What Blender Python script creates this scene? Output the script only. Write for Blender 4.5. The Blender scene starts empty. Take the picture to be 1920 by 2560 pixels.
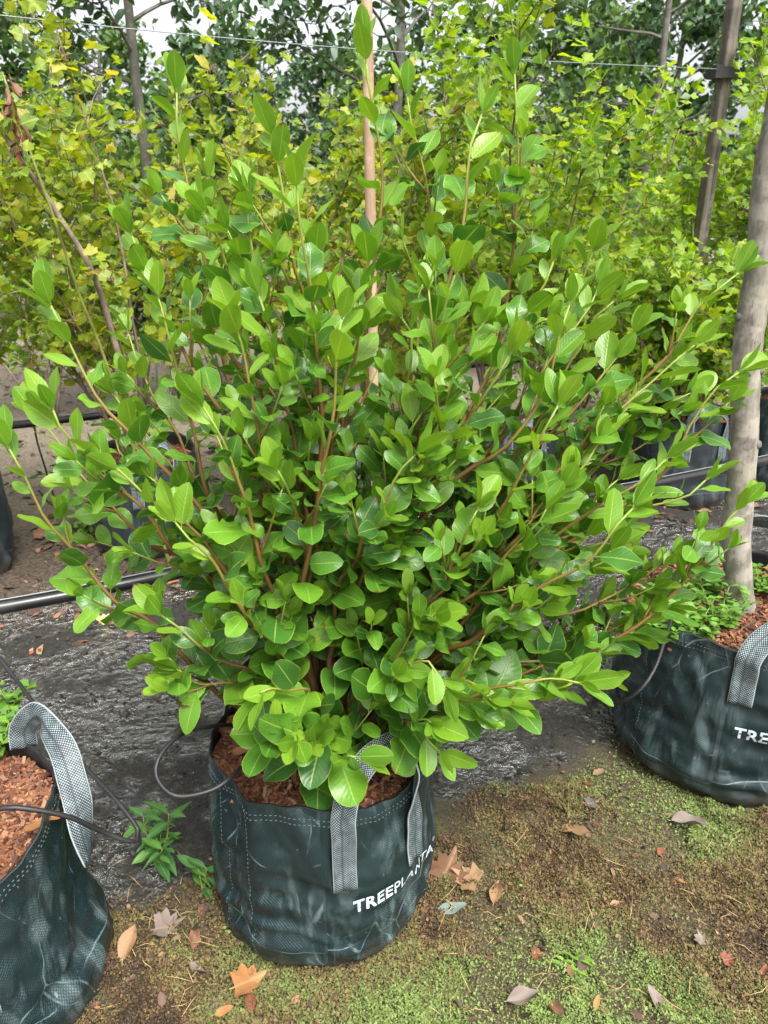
import bpy, math, random
import numpy as np
from mathutils import Vector
from mathutils.bvhtree import BVHTree

R_ = math.radians
sc = bpy.context.scene
col = sc.collection
# ------------------------------------------------------------------ camera, world, sun, exposure
PITCH, FPX, CAMZ = R_(22.0), 1926.0, 1.55
cam = bpy.data.cameras.new("camera")
cam.sensor_fit = 'VERTICAL'; cam.sensor_height = 24.0; cam.sensor_width = 18.0
cam.lens = 24.0 * FPX / 2560.0
cam.clip_start = 0.05; cam.clip_end = 600.0
cam.dof.use_dof = True; cam.dof.focus_distance = 1.75; cam.dof.aperture_fstop = 4.5
cob = bpy.data.objects.new("camera", cam); col.objects.link(cob)
cob.location = (0, 0, CAMZ); cob.rotation_euler = (R_(90) - PITCH, 0, 0)
sc.camera = cob

SUN_EL, SUN_AZ = R_(58), R_(150)          # azimuth measured from +Y towards +X
w = bpy.data.worlds.new("World"); sc.world = w; w.use_nodes = True
wn, wl = w.node_tree.nodes, w.node_tree.links
bgn = wn['Background']
sky = wn.new('ShaderNodeTexSky'); sky.sky_type = 'NISHITA'; sky.sun_disc = False
sky.sun_elevation = SUN_EL; sky.sun_rotation = SUN_AZ
sky.air_density = 1.0; sky.dust_density = 6.0; sky.ozone_density = 1.0
hs = wn.new('ShaderNodeHueSaturation'); hs.inputs['Saturation'].default_value = 0.22
wl.new(sky.outputs[0], hs.inputs['Color']); wl.new(hs.outputs[0], bgn.inputs['Color'])
bgn.inputs['Strength'].default_value = 0.15
sl = bpy.data.lights.new("sun", 'SUN'); sl.energy = 1.5; sl.angle = R_(18); sl.color = (1.0, 0.96, 0.9)
so = bpy.data.objects.new("sun", sl); col.objects.link(so)
sd = Vector((math.sin(SUN_AZ) * math.cos(SUN_EL), math.cos(SUN_AZ) * math.cos(SUN_EL), math.sin(SUN_EL)))
so.rotation_euler = sd.to_track_quat('Z', 'Y').to_euler()
vs = sc.view_settings
vs.view_transform = 'Standard'; vs.look = 'None'; vs.gamma = 1.0; vs.use_curve_mapping = False
vs.exposure = 1.45
sc.cycles.max_bounces = 8; sc.cycles.transparent_max_bounces = 6
sc.cycles.use_denoising = True

# ------------------------------------------------------------------ helpers
CP, SP = math.cos(PITCH), math.sin(PITCH)
def ray(px, py):                     # photograph pixel (1920x2560) -> world direction
    r, u = (px - 960) / FPX, (1280 - py) / FPX
    return np.array([r, u * SP + CP, u * CP - SP])
def atY(px, py, Y):
    d = ray(px, py); return np.array([0, 0, CAMZ]) + d * (Y / d[1])
def atZ(px, py, Z=0.0):
    d = ray(px, py); return np.array([0, 0, CAMZ]) + d * ((Z - CAMZ) / d[2])
def proj(p):
    p = np.asarray(p, float); x, y, z = p[..., 0], p[..., 1], p[..., 2] - CAMZ
    zc = y * CP - z * SP; up = y * SP + z * CP
    zc = np.maximum(zc, 1e-3)
    return np.stack([960 + FPX * x / zc, 1280 - FPX * up / zc, zc], -1)
def nrm(a):
    a = np.asarray(a, float); return a / np.maximum(np.linalg.norm(a, axis=-1, keepdims=True), 1e-9)
_lat = np.random.default_rng(7).random((64, 64, 64)).astype(np.float32)
def vnoise(p, s=1.0):                # smooth value noise 0..1
    p = np.asarray(p, float) * s + 17.3
    if p.shape[-1] == 2: p = np.concatenate([p, np.zeros(p.shape[:-1] + (1,))], -1)
    i = np.floor(p).astype(int); f = p - i; f = f * f * (3 - 2 * f); o = 0
    for dx in (0, 1):
        for dy in (0, 1):
            for dz in (0, 1):
                wgt = (f[..., 0] if dx else 1 - f[..., 0]) * (f[..., 1] if dy else 1 - f[..., 1]) * (f[..., 2] if dz else 1 - f[..., 2])
                o = o + wgt * _lat[(i[..., 0] + dx) % 64, (i[..., 1] + dy) % 64, (i[..., 2] + dz) % 64]
    return o
def fbm(p, s=1.0, n=3):
    return sum(vnoise(p, s * 2 ** k) * 0.5 ** k for k in range(n)) / sum(0.5 ** k for k in range(n))

def mesh_np(name, V, F, mat, uv=None, attr=None, smooth=True):
    """V (n,3); F list of arrays each (m,k) of same-size polygons; uv per vertex (n,2); attr dict name->(n,)"""
    if not isinstance(F, (list, tuple)): F = [F]
    F = [np.asarray(f, np.int32) for f in F if len(f)]
    me = bpy.data.meshes.new(name)
    V = np.asarray(V, np.float32)
    me.vertices.add(len(V)); me.vertices.foreach_set('co', V.ravel())
    loops = np.concatenate([f.ravel() for f in F]); tot = np.concatenate([np.full(len(f), f.shape[1], np.int32) for f in F])
    start = np.concatenate([[0], np.cumsum(tot)[:-1]]).astype(np.int32)
    me.loops.add(len(loops)); me.loops.foreach_set('vertex_index', loops.astype(np.int32))
    me.polygons.add(len(tot)); me.polygons.foreach_set('loop_start', start); me.polygons.foreach_set('loop_total', tot)
    if uv is not None:
        l = me.uv_layers.new(name='UVMap'); l.data.foreach_set('uv', np.asarray(uv, np.float32)[loops].ravel())
    for k, a in (attr or {}).items():
        at = me.attributes.new(k, 'FLOAT', 'POINT'); at.data.foreach_set('value', np.asarray(a, np.float32))
    me.polygons.foreach_set('use_smooth', np.full(len(tot), smooth))
    me.update(calc_edges=True); me.validate()
    for m in (mat if isinstance(mat, (list, tuple)) else [mat]):
        me.materials.append(m)
    return me
def link(name, me, parent=None, loc=None):
    o = bpy.data.objects.new(name, me); col.objects.link(o)
    if parent: o.parent = parent
    if loc is not None: o.location = loc
    return o
def thing(name, label, cat, loc=(0, 0, 0), group=None):
    o = bpy.data.objects.new(name, None); col.objects.link(o); o.empty_display_size = 0.1
    o.location = Vector([float(v) for v in loc]); return tag(o, label, cat, group)
def tag(o, label=None, cat=None, group=None, kind=None):
    if label: o['label'] = label
    if cat: o['category'] = cat
    if group: o['group'] = group
    if kind: o['kind'] = kind
    return o

def smooth_path(P, n):
    """Catmull-Rom resample of control points (m,3)->(n,3), roughly even."""
    P = np.asarray(P, float); m = len(P)
    if m == 2: t = np.linspace(0, 1, n)[:, None]; return P[0] * (1 - t) + P[1] * t
    Q = np.vstack([2 * P[0] - P[1], P, 2 * P[-1] - P[-2]])
    d = np.concatenate([[0], np.cumsum(np.linalg.norm(np.diff(P, axis=0), axis=1))])
    s = np.interp(np.linspace(0, d[-1], n), d, np.arange(m)); i = np.minimum(s.astype(int), m - 2); f = (s - i)[:, None]
    p0, p1, p2, p3 = Q[i], Q[i + 1], Q[i + 2], Q[i + 3]
    return 0.5 * (2 * p1 + (p2 - p0) * f + (2 * p0 - 5 * p1 + 4 * p2 - p3) * f ** 2 + (3 * p1 - p0 - 3 * p2 + p3) * f ** 3)
def tube(P, r, sides=6, cap=True):
    P = np.asarray(P, float); n = len(P); r = np.broadcast_to(np.asarray(r, float), (n,))
    T = nrm(np.gradient(P, axis=0)); ref = np.array([0, 0, 1.0]) if abs(T[0, 2]) < 0.9 else np.array([1.0, 0, 0])
    u = np.zeros_like(P); u[0] = nrm(np.cross(T[0], ref))
    for k in range(1, n): u[k] = nrm(u[k - 1] - T[k] * np.dot(u[k - 1], T[k]))
    v = np.cross(T, u); a = np.linspace(0, 2 * np.pi, sides, endpoint=False)
    V = (P[:, None] + r[:, None, None] * (np.cos(a)[None, :, None] * u[:, None] + np.sin(a)[None, :, None] * v[:, None])).reshape(-1, 3)
    i = np.arange(n - 1)[:, None] * sides; j = np.arange(sides)[None]; j2 = (j + 1) % sides
    F = np.stack([i + j, i + j2, i + sides + j2, i + sides + j], -1).reshape(-1, 4)
    ln = np.concatenate([[0], np.cumsum(np.linalg.norm(np.diff(P, axis=0), axis=1))])
    uv = np.stack([np.tile(np.arange(sides) / sides, n), np.repeat(ln, sides)], -1)
    if cap:
        V = np.vstack([V, P[0], P[-1]]); uv = np.vstack([uv, [0, 0], [0, ln[-1]]]); k0 = n * sides
        jj = np.arange(sides)
        T3 = np.vstack([np.stack([np.full(sides, k0), (jj + 1) % sides, jj], -1),
                        np.stack([np.full(sides, k0 + 1), (n - 1) * sides + jj, (n - 1) * sides + (jj + 1) % sides], -1)])
        return V, [F, T3], uv
    return V, [F], uv
def join(parts):
    """parts: list of (V, [F..], uv) -> V, [F4, F3], uv, part index"""
    Vs, U, I, by = [], [], [], {}; o = 0
    for k, (V, F, uv) in enumerate(parts):
        Vs.append(V); U.append(uv if uv is not None else np.zeros((len(V), 2))); I.append(np.full(len(V), k))
        for f in F:
            if len(f): by.setdefault(f.shape[1], []).append(np.asarray(f) + o)
        o += len(V)
    return np.vstack(Vs), [np.vstack(v) for v in by.values()], np.vstack(U), np.concatenate(I)
def box(c, half, R=np.eye(3)):
    s = np.array([[x, y, z] for x in (-1, 1) for y in (-1, 1) for z in (-1, 1)], float) * np.asarray(half)
    V = s @ np.asarray(R).T + np.asarray(c)
    F = np.array([[0, 1, 3, 2], [4, 6, 7, 5], [0, 4, 5, 1], [2, 3, 7, 6], [0, 2, 6, 4], [1, 5, 7, 3]])
    return V, [F], np.zeros((8, 2))
def frames(d, up):
    y = nrm(d); x = np.cross(y, up); bad = np.linalg.norm(x, axis=-1) < 1e-3
    if bad.any(): x[bad] = np.cross(y[bad], np.array([0.3, 0.5, 0.8]))
    x = nrm(x); z = np.cross(x, y)
    return np.stack([x, y, z], -1)          # columns = axes
def scatter(tpls, vi, pos, R, s, rnd, off=0):
    """merge copies of templates; tpls: list of (V, F, uv)"""
    Vs, U, A, by = [], [], [], {}; o = 0
    for k, (tv, tf, tu) in enumerate(tpls):
        m = np.where(vi == k)[0]
        if not len(m): continue
        V = np.einsum('nij,vj->nvi', R[m] * s[m][:, None, None], tv) + pos[m][:, None]
        Vs.append(V.reshape(-1, 3)); U.append(np.tile(tu, (len(m), 1))); A.append(np.repeat(rnd[m], len(tv)))
        for f in tf:
            g = (f[None] + (np.arange(len(m)) * len(tv))[:, None, None] + o).reshape(-1, f.shape[1])
            by.setdefault(f.shape[1], []).append(g)
        o += len(m) * len(tv)
    return np.vstack(Vs), [np.vstack(v) for v in by.values()], np.vstack(U), np.concatenate(A)

# ------------------------------------------------------------------ materials
class MT:
    def __init__(s, name):
        s.m = bpy.data.materials.new(name); s.m.use_nodes = True
        s.n, s.l = s.m.node_tree.nodes, s.m.node_tree.links
        s.b = s.n['Principled BSDF']; s.out = s.n['Material Output']
    def node(s, t, props=None, **inp):
        nd = s.n.new('ShaderNode' + t)
        for k, v in (props or {}).items(): setattr(nd, k, v)
        for k, v in inp.items(): s.put(nd.inputs[int(k[1:]) if k[0] == 'i' and k[1:].isdigit() else k.replace('_', ' ')], v)
        return nd
    def put(s, sock, v):
        if isinstance(v, bpy.types.NodeSocket): s.l.new(v, sock)
        else:
            if isinstance(v, tuple) and len(v) == 3 and sock.type == 'RGBA': v = v + (1.0,)
            sock.default_value = v
    def math(s, op, a, b=0.0, c=None, clamp=False):
        nd = s.node('Math', {'operation': op, 'use_clamp': clamp}); s.put(nd.inputs[0], a); s.put(nd.inputs[1], b)
        if c is not None: s.put(nd.inputs[2], c)
        return nd.outputs[0]
    def step(s, v, a, b):                # 0 below a, 1 above b
        nd = s.node('MapRange', {'interpolation_type': 'SMOOTHSTEP'}); s.put(nd.inputs[0], v)
        nd.inputs[1].default_value = a; nd.inputs[2].default_value = b
        return nd.outputs[0]
    def mix(s, f, a, b, blend='MIX'):
        nd = s.node('Mix', {'data_type': 'RGBA', 'blend_type': blend}); s.put(nd.inputs[0], f); s.put(nd.inputs[6], a); s.put(nd.inputs[7], b)
        return nd.outputs[2]
    def ramp(s, f, stops):
        nd = s.node('ValToRGB'); s.put(nd.inputs[0], f); e = nd.color_ramp.elements
        while len(e) < len(stops): e.new(0.5)
        for k, (p, c) in enumerate(stops): e[k].position = p; e[k].color = tuple(c) + (1,)
        return nd.outputs[0]
    def noise(s, vec, scale, detail=3.0, rough=0.55, dist=0.0):
        nd = s.node('TexNoise', Scale=scale, Detail=detail, Roughness=rough, Distortion=dist)
        if vec is not None: s.put(nd.inputs['Vector'], vec)
        return nd.outputs[0]
    def coord(s, which='Object'): return s.node('TexCoord').outputs[which]
    def attr(s, name): return s.node('Attribute', {'attribute_name': name}).outputs['Fac']
    def bump(s, h, strength, dist):
        nd = s.node('Bump', Strength=strength, Distance=dist, Height=h); return nd.outputs[0]
    def set(s, **k):
        for a, v in k.items(): s.put(s.b.inputs[a.replace('_', ' ')], v)
        return s
def rnd_val(M):
    a = M.math('ADD', M.attr('rnd'), M.node('ObjectInfo').outputs['Random'])
    return M.math('FRACT', a)
def translucent(M, colr, fac):
    tr = M.node('BsdfTranslucent', Color=colr)
    mx = M.node('MixShader'); M.put(mx.inputs[0], fac); M.l.new(M.b.outputs[0], mx.inputs[1]); M.l.new(tr.outputs[0], mx.inputs[2])
    M.l.new(mx.outputs[0], M.out.inputs[0])

def leaf_mat(name, stops, rib, margin, rough, trans, veins=0.25, spots=0.0, tcol=1.6, vein_n=9.0):
    M = MT(name)
    uvn = M.node('SeparateXYZ', i0=M.node('UVMap').outputs[0]); u, v = uvn.outputs[0], uvn.outputs[1]
    r = rnd_val(M)
    c = M.ramp(r, stops)
    ax = M.math('ABSOLUTE', M.math('SUBTRACT', u, 0.5))
    c = M.mix(M.math('MULTIPLY', M.noise(M.coord(), 22.0, 2.0), 0.55), c, M.mix(0.5, c, (0.02, 0.06, 0.01)))
    vs_ = M.math('SINE', M.math('MULTIPLY', M.math('SUBTRACT', v, M.math('MULTIPLY', ax, 0.55)), 6.283 * vein_n))
    vm = M.math('MULTIPLY', M.step(vs_, 0.9, 1.0), veins)
    c = M.mix(vm, c, rib)
    c = M.mix(M.math('MULTIPLY', M.step(ax, 0.030, 0.012), 0.75), c, rib)
    if margin: c = M.mix(M.math('MULTIPLY', M.step(ax, 0.455, 0.495), 0.8), c, margin)
    if spots > 0:
        sp = M.step(M.noise(M.node('VectorMath', {'operation': 'SCALE'}, i0=M.node('UVMap').outputs[0], Scale=1.0).outputs[0], 17.0, 2.0), 0.64, 0.70)
        sel = M.step(M.math('FRACT', M.math('MULTIPLY', r, 7.31)), 0.45, 0.75)
        c = M.mix(M.math('MULTIPLY', M.math('MULTIPLY', sp, sel), spots), c, (0.012, 0.018, 0.008))
    if spots > 0:                                          # a few leaves browned at the tip
        bt = M.math('MULTIPLY', M.step(M.math('ADD', v, M.math('MULTIPLY', M.noise(M.node('UVMap').outputs[0], 6.0, 3.0), 0.3)), 1.06, 1.12), M.step(M.math('FRACT', M.math('MULTIPLY', r, 13.7)), 0.86, 0.9))
        c = M.mix(bt, c, (0.14, 0.06, 0.02))
    hgt = M.math('ADD', M.math('MULTIPLY', M.step(ax, 0.05, 0.0), -0.6), M.math('MULTIPLY', vs_, 0.12))
    M.set(Base_Color=c, Roughness=rough, Normal=M.bump(hgt, 0.35, 0.002))
    M.b.inputs['Specular IOR Level'].default_value = 0.5
    if trans: translucent(M, M.mix(1.0, c, (tcol, tcol * 0.95, 0.55), 'MULTIPLY'), trans)
    return M.m

m_gris = leaf_mat('glossy_leaf', [(0.0, (0.034, 0.115, 0.020)), (0.3, (0.060, 0.185, 0.020)), (0.7, (0.095, 0.250, 0.018)), (1.0, (0.145, 0.315, 0.020))],
                  (0.26, 0.36, 0.07), (0.26, 0.38, 0.04), 0.37, 0.28, 0.13, 0.8)
m_gris_y = leaf_mat('young_glossy_leaf', [(0.0, (0.115, 0.265, 0.020)), (0.5, (0.155, 0.32, 0.022)), (1.0, (0.21, 0.37, 0.028))],
                    (0.32, 0.42, 0.08), (0.30, 0.42, 0.05), 0.36, 0.34, 0.10, 0.5)
m_vib = leaf_mat('yellowing_shrub_leaf', [(0.0, (0.115, 0.215, 0.018)), (0.35, (0.19, 0.30, 0.018)), (0.70, (0.285, 0.37, 0.018)), (0.90, (0.40, 0.42, 0.022)), (0.97, (0.46, 0.38, 0.07)), (1.0, (0.16, 0.07, 0.025))],
                 (0.34, 0.38, 0.07), None, 0.5, 0.48, 0.3, 0.0, 1.7, 6)
m_lime = leaf_mat('lime_shrub_leaf', [(0.0, (0.09, 0.205, 0.016)), (0.4, (0.17, 0.31, 0.016)), (0.75, (0.25, 0.39, 0.016)), (1.0, (0.38, 0.44, 0.02))],
                  (0.3, 0.40, 0.06), None, 0.5, 0.5, 0.3, 0.0, 1.7, 6)
m_dark = leaf_mat('dark_tree_leaf', [(0.0, (0.026, 0.068, 0.030)), (0.6, (0.05, 0.115, 0.040)), (1.0, (0.09, 0.17, 0.04))],
                  (0.09, 0.15, 0.05), None, 0.45, 0.22, 0.15, 0.0, 1.3, 7)
m_mid = leaf_mat('green_tree_leaf', [(0.0, (0.045, 0.105, 0.024)), (0.6, (0.075, 0.16, 0.026)), (1.0, (0.13, 0.23, 0.03))],
                 (0.13, 0.2, 0.05), None, 0.5, 0.28, 0.15, 0.0, 1.4, 7)
m_weed = leaf_mat('weed_leaf', [(0.0, (0.035, 0.12, 0.030)), (0.6, (0.06, 0.18, 0.035)), (1.0, (0.11, 0.26, 0.035))],
                  (0.2, 0.34, 0.1), None, 0.5, 0.25, 0.35, 0.0, 1.4, 8)
m_fern = leaf_mat('small_weed_leaf', [(0.0, (0.07, 0.20, 0.02)), (1.0, (0.16, 0.33, 0.03))], (0.2, 0.34, 0.1), None, 0.5, 0.25, 0.1, 0.0, 1.4, 8)
def dead_mat(name, a, b):
    M = MT(name); r = rnd_val(M)
    uvn = M.node('SeparateXYZ', i0=M.node('UVMap').outputs[0]); ax = M.math('ABSOLUTE', M.math('SUBTRACT', uvn.outputs[0], 0.5))
    c = M.mix(M.noise(M.coord(), 35.0, 4.0), a, b); c = M.mix(M.math('MULTIPLY', M.step(ax, 0.03, 0.0), 0.5), c, (0.35, 0.22, 0.12))
    c = M.mix(M.math('MULTIPLY', M.step(M.noise(M.coord(), 60.0), 0.58, 0.7), 0.5), c, (0.05, 0.03, 0.02))
    return M.set(Base_Color=c, Roughness=0.7).m
m_dead = {'tan': dead_mat('tan_dead_leaf', (0.20, 0.115, 0.055), (0.28, 0.17, 0.085)), 'brown': dead_mat('brown_dead_leaf', (0.10, 0.045, 0.02), (0.18, 0.09, 0.045)),
          'grey': dead_mat('grey_dead_leaf', (0.12, 0.095, 0.08), (0.22, 0.175, 0.145)), 'orange': dead_mat('orange_dead_leaf', (0.24, 0.095, 0.03), (0.30, 0.15, 0.05)),
          'red': dead_mat('red_dead_leaf', (0.13, 0.035, 0.018), (0.20, 0.065, 0.03)), 'dark': dead_mat('dark_dead_leaf', (0.06, 0.05, 0.055), (0.12, 0.10, 0.10)),
          'teal': dead_mat('faded_green_leaf', (0.10, 0.15, 0.125), (0.17, 0.22, 0.19)), 'yellow': dead_mat('yellow_dead_leaf', (0.44, 0.34, 0.10), (0.5, 0.42, 0.2))}
def bark_mat(name, a, b, scale=18.0, stretch=0.25, rough=0.8, green=0.0, bumpd=0.004):
    M = MT(name); mp = M.node('Mapping', Vector=M.coord()); mp.inputs['Scale'].default_value = (1, 1, stretch)
    f = M.noise(mp.outputs[0], scale, 5.0, 0.65); c = M.mix(M.step(f, 0.3, 0.7), a, b)
    pt = M.step(M.noise(M.coord(), 13.0, 4.0, 0.65), 0.48, 0.60); c = M.mix(M.math('MULTIPLY', pt, 0.5), c, tuple(min(1, x * 1.5) for x in b))
    dk = M.step(M.noise(mp.outputs[0], scale * 2.6, 3.0), 0.6, 0.72); c = M.mix(M.math('MULTIPLY', dk, 0.6), c, tuple(x * 0.4 for x in a))
    if green: c = M.mix(M.math('MULTIPLY', M.step(M.noise(M.coord(), 5.0), 0.48, 0.7), green), c, (0.10, 0.13, 0.05))
    return M.set(Base_Color=c, Roughness=rough, Normal=M.bump(f, 0.6, bumpd)).m
m_stem = bark_mat('brown_stem_bark', (0.10, 0.055, 0.022), (0.19, 0.115, 0.045), 30, 0.3)
def shoot_mat():
    M = MT('shoot_bark'); t = M.node('SeparateXYZ', i0=M.node('UVMap').outputs[0]).outputs[1]
    f = M.noise(M.coord(), 40.0, 4.0)
    c = M.ramp(M.math('ADD', t, M.math('MULTIPLY', M.math('SUBTRACT', f, 0.5), 0.25)), [(0.0, (0.07, 0.04, 0.024)), (0.25, (0.10, 0.052, 0.022)), (0.7, (0.155, 0.078, 0.022)), (0.88, (0.19, 0.145, 0.028)), (1.0, (0.19, 0.27, 0.035))])
    return M.set(Base_Color=c, Roughness=0.5, Normal=M.bump(f, 0.4, 0.002)).m
m_shoot = shoot_mat()
m_grey_bark = bark_mat('grey_smooth_bark', (0.11, 0.097, 0.08), (0.26, 0.235, 0.195), 34, 0.30, 0.8, 0.35, 0.006)
m_dark_bark = bark_mat('dark_grey_bark', (0.07, 0.065, 0.055), (0.15, 0.14, 0.12), 14, 0.25, 0.85, 0.35)
m_cane = bark_mat('shrub_cane_bark', (0.085, 0.06, 0.042), (0.21, 0.16, 0.115), 30, 0.2)
m_green_cane = bark_mat('green_cane_bark', (0.11, 0.14, 0.025), (0.18, 0.20, 0.04), 30, 0.2, 0.5)
m_stake = bark_mat('pale_stake_wood', (0.34, 0.22, 0.135), (0.43, 0.295, 0.19), 26, 0.03, 0.6, 0.0, 0.001)
m_post = bark_mat('weathered_post_wood', (0.045, 0.038, 0.032), (0.13, 0.11, 0.09), 40, 0.025, 0.85, 0.0, 0.005)
def plastic(name, c, rough, spec=0.5, dirt=0.25):
    M = MT(name); f = M.noise(M.coord(), 14.0, 4.0)
    cc = M.mix(M.math('MULTIPLY', M.step(f, 0.5, 0.75), dirt), c, (0.16, 0.14, 0.12))
    return M.set(Base_Color=cc, Roughness=M.math('ADD', rough - 0.1, M.math('MULTIPLY', f, 0.25))).m
m_pipe = plastic('black_poly_pipe', (0.012, 0.012, 0.013), 0.3, dirt=0.15)
m_tube = plastic('black_drip_tube', (0.010, 0.010, 0.011), 0.5, dirt=0.1)
m_tie = plastic('black_tie', (0.012, 0.012, 0.013), 0.5)
m_wire = MT('galvanised_wire').set(Base_Color=(0.20, 0.22, 0.24), Metallic=0.4, Roughness=0.5).m

def bag_mat(name, base, worn):
    M = MT(name); uv = M.node('UVMap').outputs[0]; P = M.coord()
    s = M.node('SeparateXYZ', i0=uv); u, v = s.outputs[0], s.outputs[1]   # metres round / up the bag
    k = 6.283 / 0.0062
    wv = M.math('MULTIPLY', M.math('SINE', M.math('MULTIPLY', u, k)), M.math('SINE', M.math('MULTIPLY', v, k)))
    big = M.noise(P, 7.0, 4.0, 0.6); fine = M.noise(P, 60.0, 3.0)
    mp = M.node('Mapping', Vector=uv); mp.inputs['Scale'].default_value = (9.0, 2.2, 1); mp.inputs['Rotation'].default_value = (0, 0, 0.5)
    streak = M.noise(mp.outputs[0], 2.0, 5.0, 0.65, 0.6)
    wear = M.math('MULTIPLY', M.step(streak, 0.44, 0.68), M.step(big, 0.38, 0.60))
    dots = M.step(wv, -0.1, 0.7)
    c = M.mix(M.math('MULTIPLY', M.math('MULTIPLY', wear, M.math('ADD', M.math('MULTIPLY', dots, 0.7), 0.3)), 0.62), base, worn)
    # crease lines: edges of a warped cell pattern, broken up
    wp = M.node('VectorMath', {'operation': 'ADD'}, i0=uv); M.l.new(M.node('VectorMath', {'operation': 'SCALE'}, i0=M.node('TexNoise', i0=uv, Scale=6.0).outputs[1], Scale=0.04).outputs[0], wp.inputs[1])
    mp2 = M.node('Mapping', Vector=wp.outputs[0]); mp2.inputs['Scale'].default_value = (1.0, 0.55, 1)
    vor = M.node('TexVoronoi', {'feature': 'DISTANCE_TO_EDGE'}, Vector=mp2.outputs[0], Scale=8.0)
    crease = M.math('MULTIPLY', M.step(vor.outputs['Distance'], 0.013, 0.002), M.step(M.noise(P, 8.0, 4.0, 0.7), 0.46, 0.62))
    fl = M.math('ABSOLUTE', M.math('SUBTRACT', v, M.math('ADD', 0.085, M.math('MULTIPLY', M.math('SINE', M.math('MULTIPLY', u, 11.0)), 0.013))))
    fl = M.math('MULTIPLY', M.step(fl, 0.0022, 0.0006), M.step(M.noise(P, 13.0, 3.0), 0.38, 0.55))
    crease = M.math('MAXIMUM', crease, fl)
    c = M.mix(M.math('MULTIPLY', crease, 0.42), c, worn)
    c = M.mix(M.math('MULTIPLY', M.step(fine, 0.70, 0.76), 0.5), c, (0.25, 0.27, 0.27))           # specks of dust
    soil = M.math('MULTIPLY', M.step(M.math('ADD', v, M.math('MULTIPLY', M.math('SUBTRACT', M.noise(P, 16.0, 5.0, 0.7), 0.5), 0.30)), 0.09, -0.03), 0.75)
    c = M.mix(soil, c, (0.055, 0.045, 0.032))
    h = M.math('ADD', M.math('MULTIPLY', wv, 0.12), M.math('ADD', M.math('MULTIPLY', crease, 0.5), M.math('MULTIPLY', streak, 1.6)))
    return M.set(Base_Color=c, Roughness=M.math('ADD', 0.36, M.math('MULTIPLY', wear, 0.2)), Normal=M.bump(h, 0.5, 0.006)).m
m_bag = bag_mat('green_black_woven_bag', (0.0075, 0.019, 0.0215), (0.22, 0.31, 0.32))
m_bag_far = bag_mat('black_woven_bag', (0.014, 0.020, 0.024), (0.12, 0.16, 0.17))
m_inner = MT('black_bag_lining').set(Base_Color=(0.010, 0.012, 0.013), Roughness=0.5).m
def strap_mat():
    M = MT('woven_strap'); s = M.node('SeparateXYZ', i0=M.node('UVMap').outputs[0]); u, v = s.outputs[0], s.outputs[1]
    k = 6.283 * 9.0
    wv = M.math('MULTIPLY', M.math('SINE', M.math('MULTIPLY', u, k)), M.math('SINE', M.math('MULTIPLY', v, k)))
    wv = M.math('ADD', wv, M.math('MULTIPLY', M.math('SUBTRACT', M.noise(M.coord(), 60.0, 3.0), 0.5), 1.2))
    d = M.math('MULTIPLY', M.step(wv, 0.05, 0.45), M.math('ADD', 0.45, M.math('MULTIPLY', M.noise(M.coord(), 25.0, 4.0), 0.9)), clamp=True)
    rows = M.step(M.math('ABSOLUTE', M.math('SUBTRACT', u, 0.42)), 0.0, 0.09)
    c = M.mix(M.math('MULTIPLY', d, M.math('ADD', 0.35, M.math('MULTIPLY', rows, 0.65))), (0.008, 0.015, 0.019), (0.30, 0.37, 0.39))
    edge = M.step(M.math('ABSOLUTE', M.math('SUBTRACT', u, 0.5)), 0.46, 0.48); c = M.mix(M.math('MULTIPLY', edge, 0.8), c, (0.34, 0.39, 0.39))
    return M.set(Base_Color=c, Roughness=0.55, Normal=M.bump(d, 0.5, 0.0012)).m
m_strap = strap_mat()
m_ink = MT('pale_print').set(Base_Color=(0.52, 0.60, 0.68), Roughness=0.5).m
m_thread = MT('pale_thread').set(Base_Color=(0.085, 0.115, 0.12), Roughness=0.7).m
def chip_mat():
    M = MT('bark_chip'); r = rnd_val(M)
    c = M.ramp(r, [(0.0, (0.045, 0.018, 0.010)), (0.3, (0.13, 0.045, 0.020)), (0.6, (0.23, 0.085, 0.035)), (0.85, (0.33, 0.145, 0.06)), (1.0, (0.40, 0.24, 0.13))])
    c = M.mix(M.math('MULTIPLY', M.noise(M.coord(), 90.0, 3.0), 0.6), c, (0.05, 0.02, 0.012))
    return M.set(Base_Color=c, Roughness=0.65).m
m_chip = chip_mat()
m_mulch = MT('mulch_bed').set(Base_Color=(0.06, 0.025, 0.014), Roughness=0.8).m
m_seed = bark_mat('seed_head_brown', (0.06, 0.022, 0.012), (0.15, 0.06, 0.03), 60, 1.0)

ROW = np.array([0.913, 0.409]); PERP = np.array([-0.409, 0.913])
ROW1 = np.array([-0.143, 1.391])
def rowd(p):                                  # distance behind the first row's axis
    return (np.asarray(p)[..., :2] - ROW1) @ PERP

# ------------------------------------------------------------------ ground (one sheet)
def gheight(p):
    p = np.asarray(p, float)[..., :2]; d = np.linalg.norm(p - np.array([0, 2.2]), axis=-1)
    fade = np.clip((7 - d) / 3, 0, 1)
    return (fbm(p, 2.1, 4) - 0.5) * 0.05 * fade + (fbm(p, 16.0, 2) - 0.5) * 0.012 * fade
ax_ = np.concatenate([[-220, -120, -60, -30, -16, -9, -6], np.arange(-4, 4.01, 0.04), [6, 9, 16, 30, 60, 120, 220]])
ay_ = np.concatenate([[-60, -20, -8, -3, -1], np.arange(0.2, 7.01, 0.04), [8, 9.5, 12, 16, 30, 60, 120, 260]])
GX, GY = np.meshgrid(ax_, ay_); gp = np.stack([GX.ravel(), GY.ravel()], -1)
nx, ny = len(ax_), len(ay_)
gi = (np.arange(ny - 1)[:, None] * nx + np.arange(nx - 1)[None]).ravel()
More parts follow.
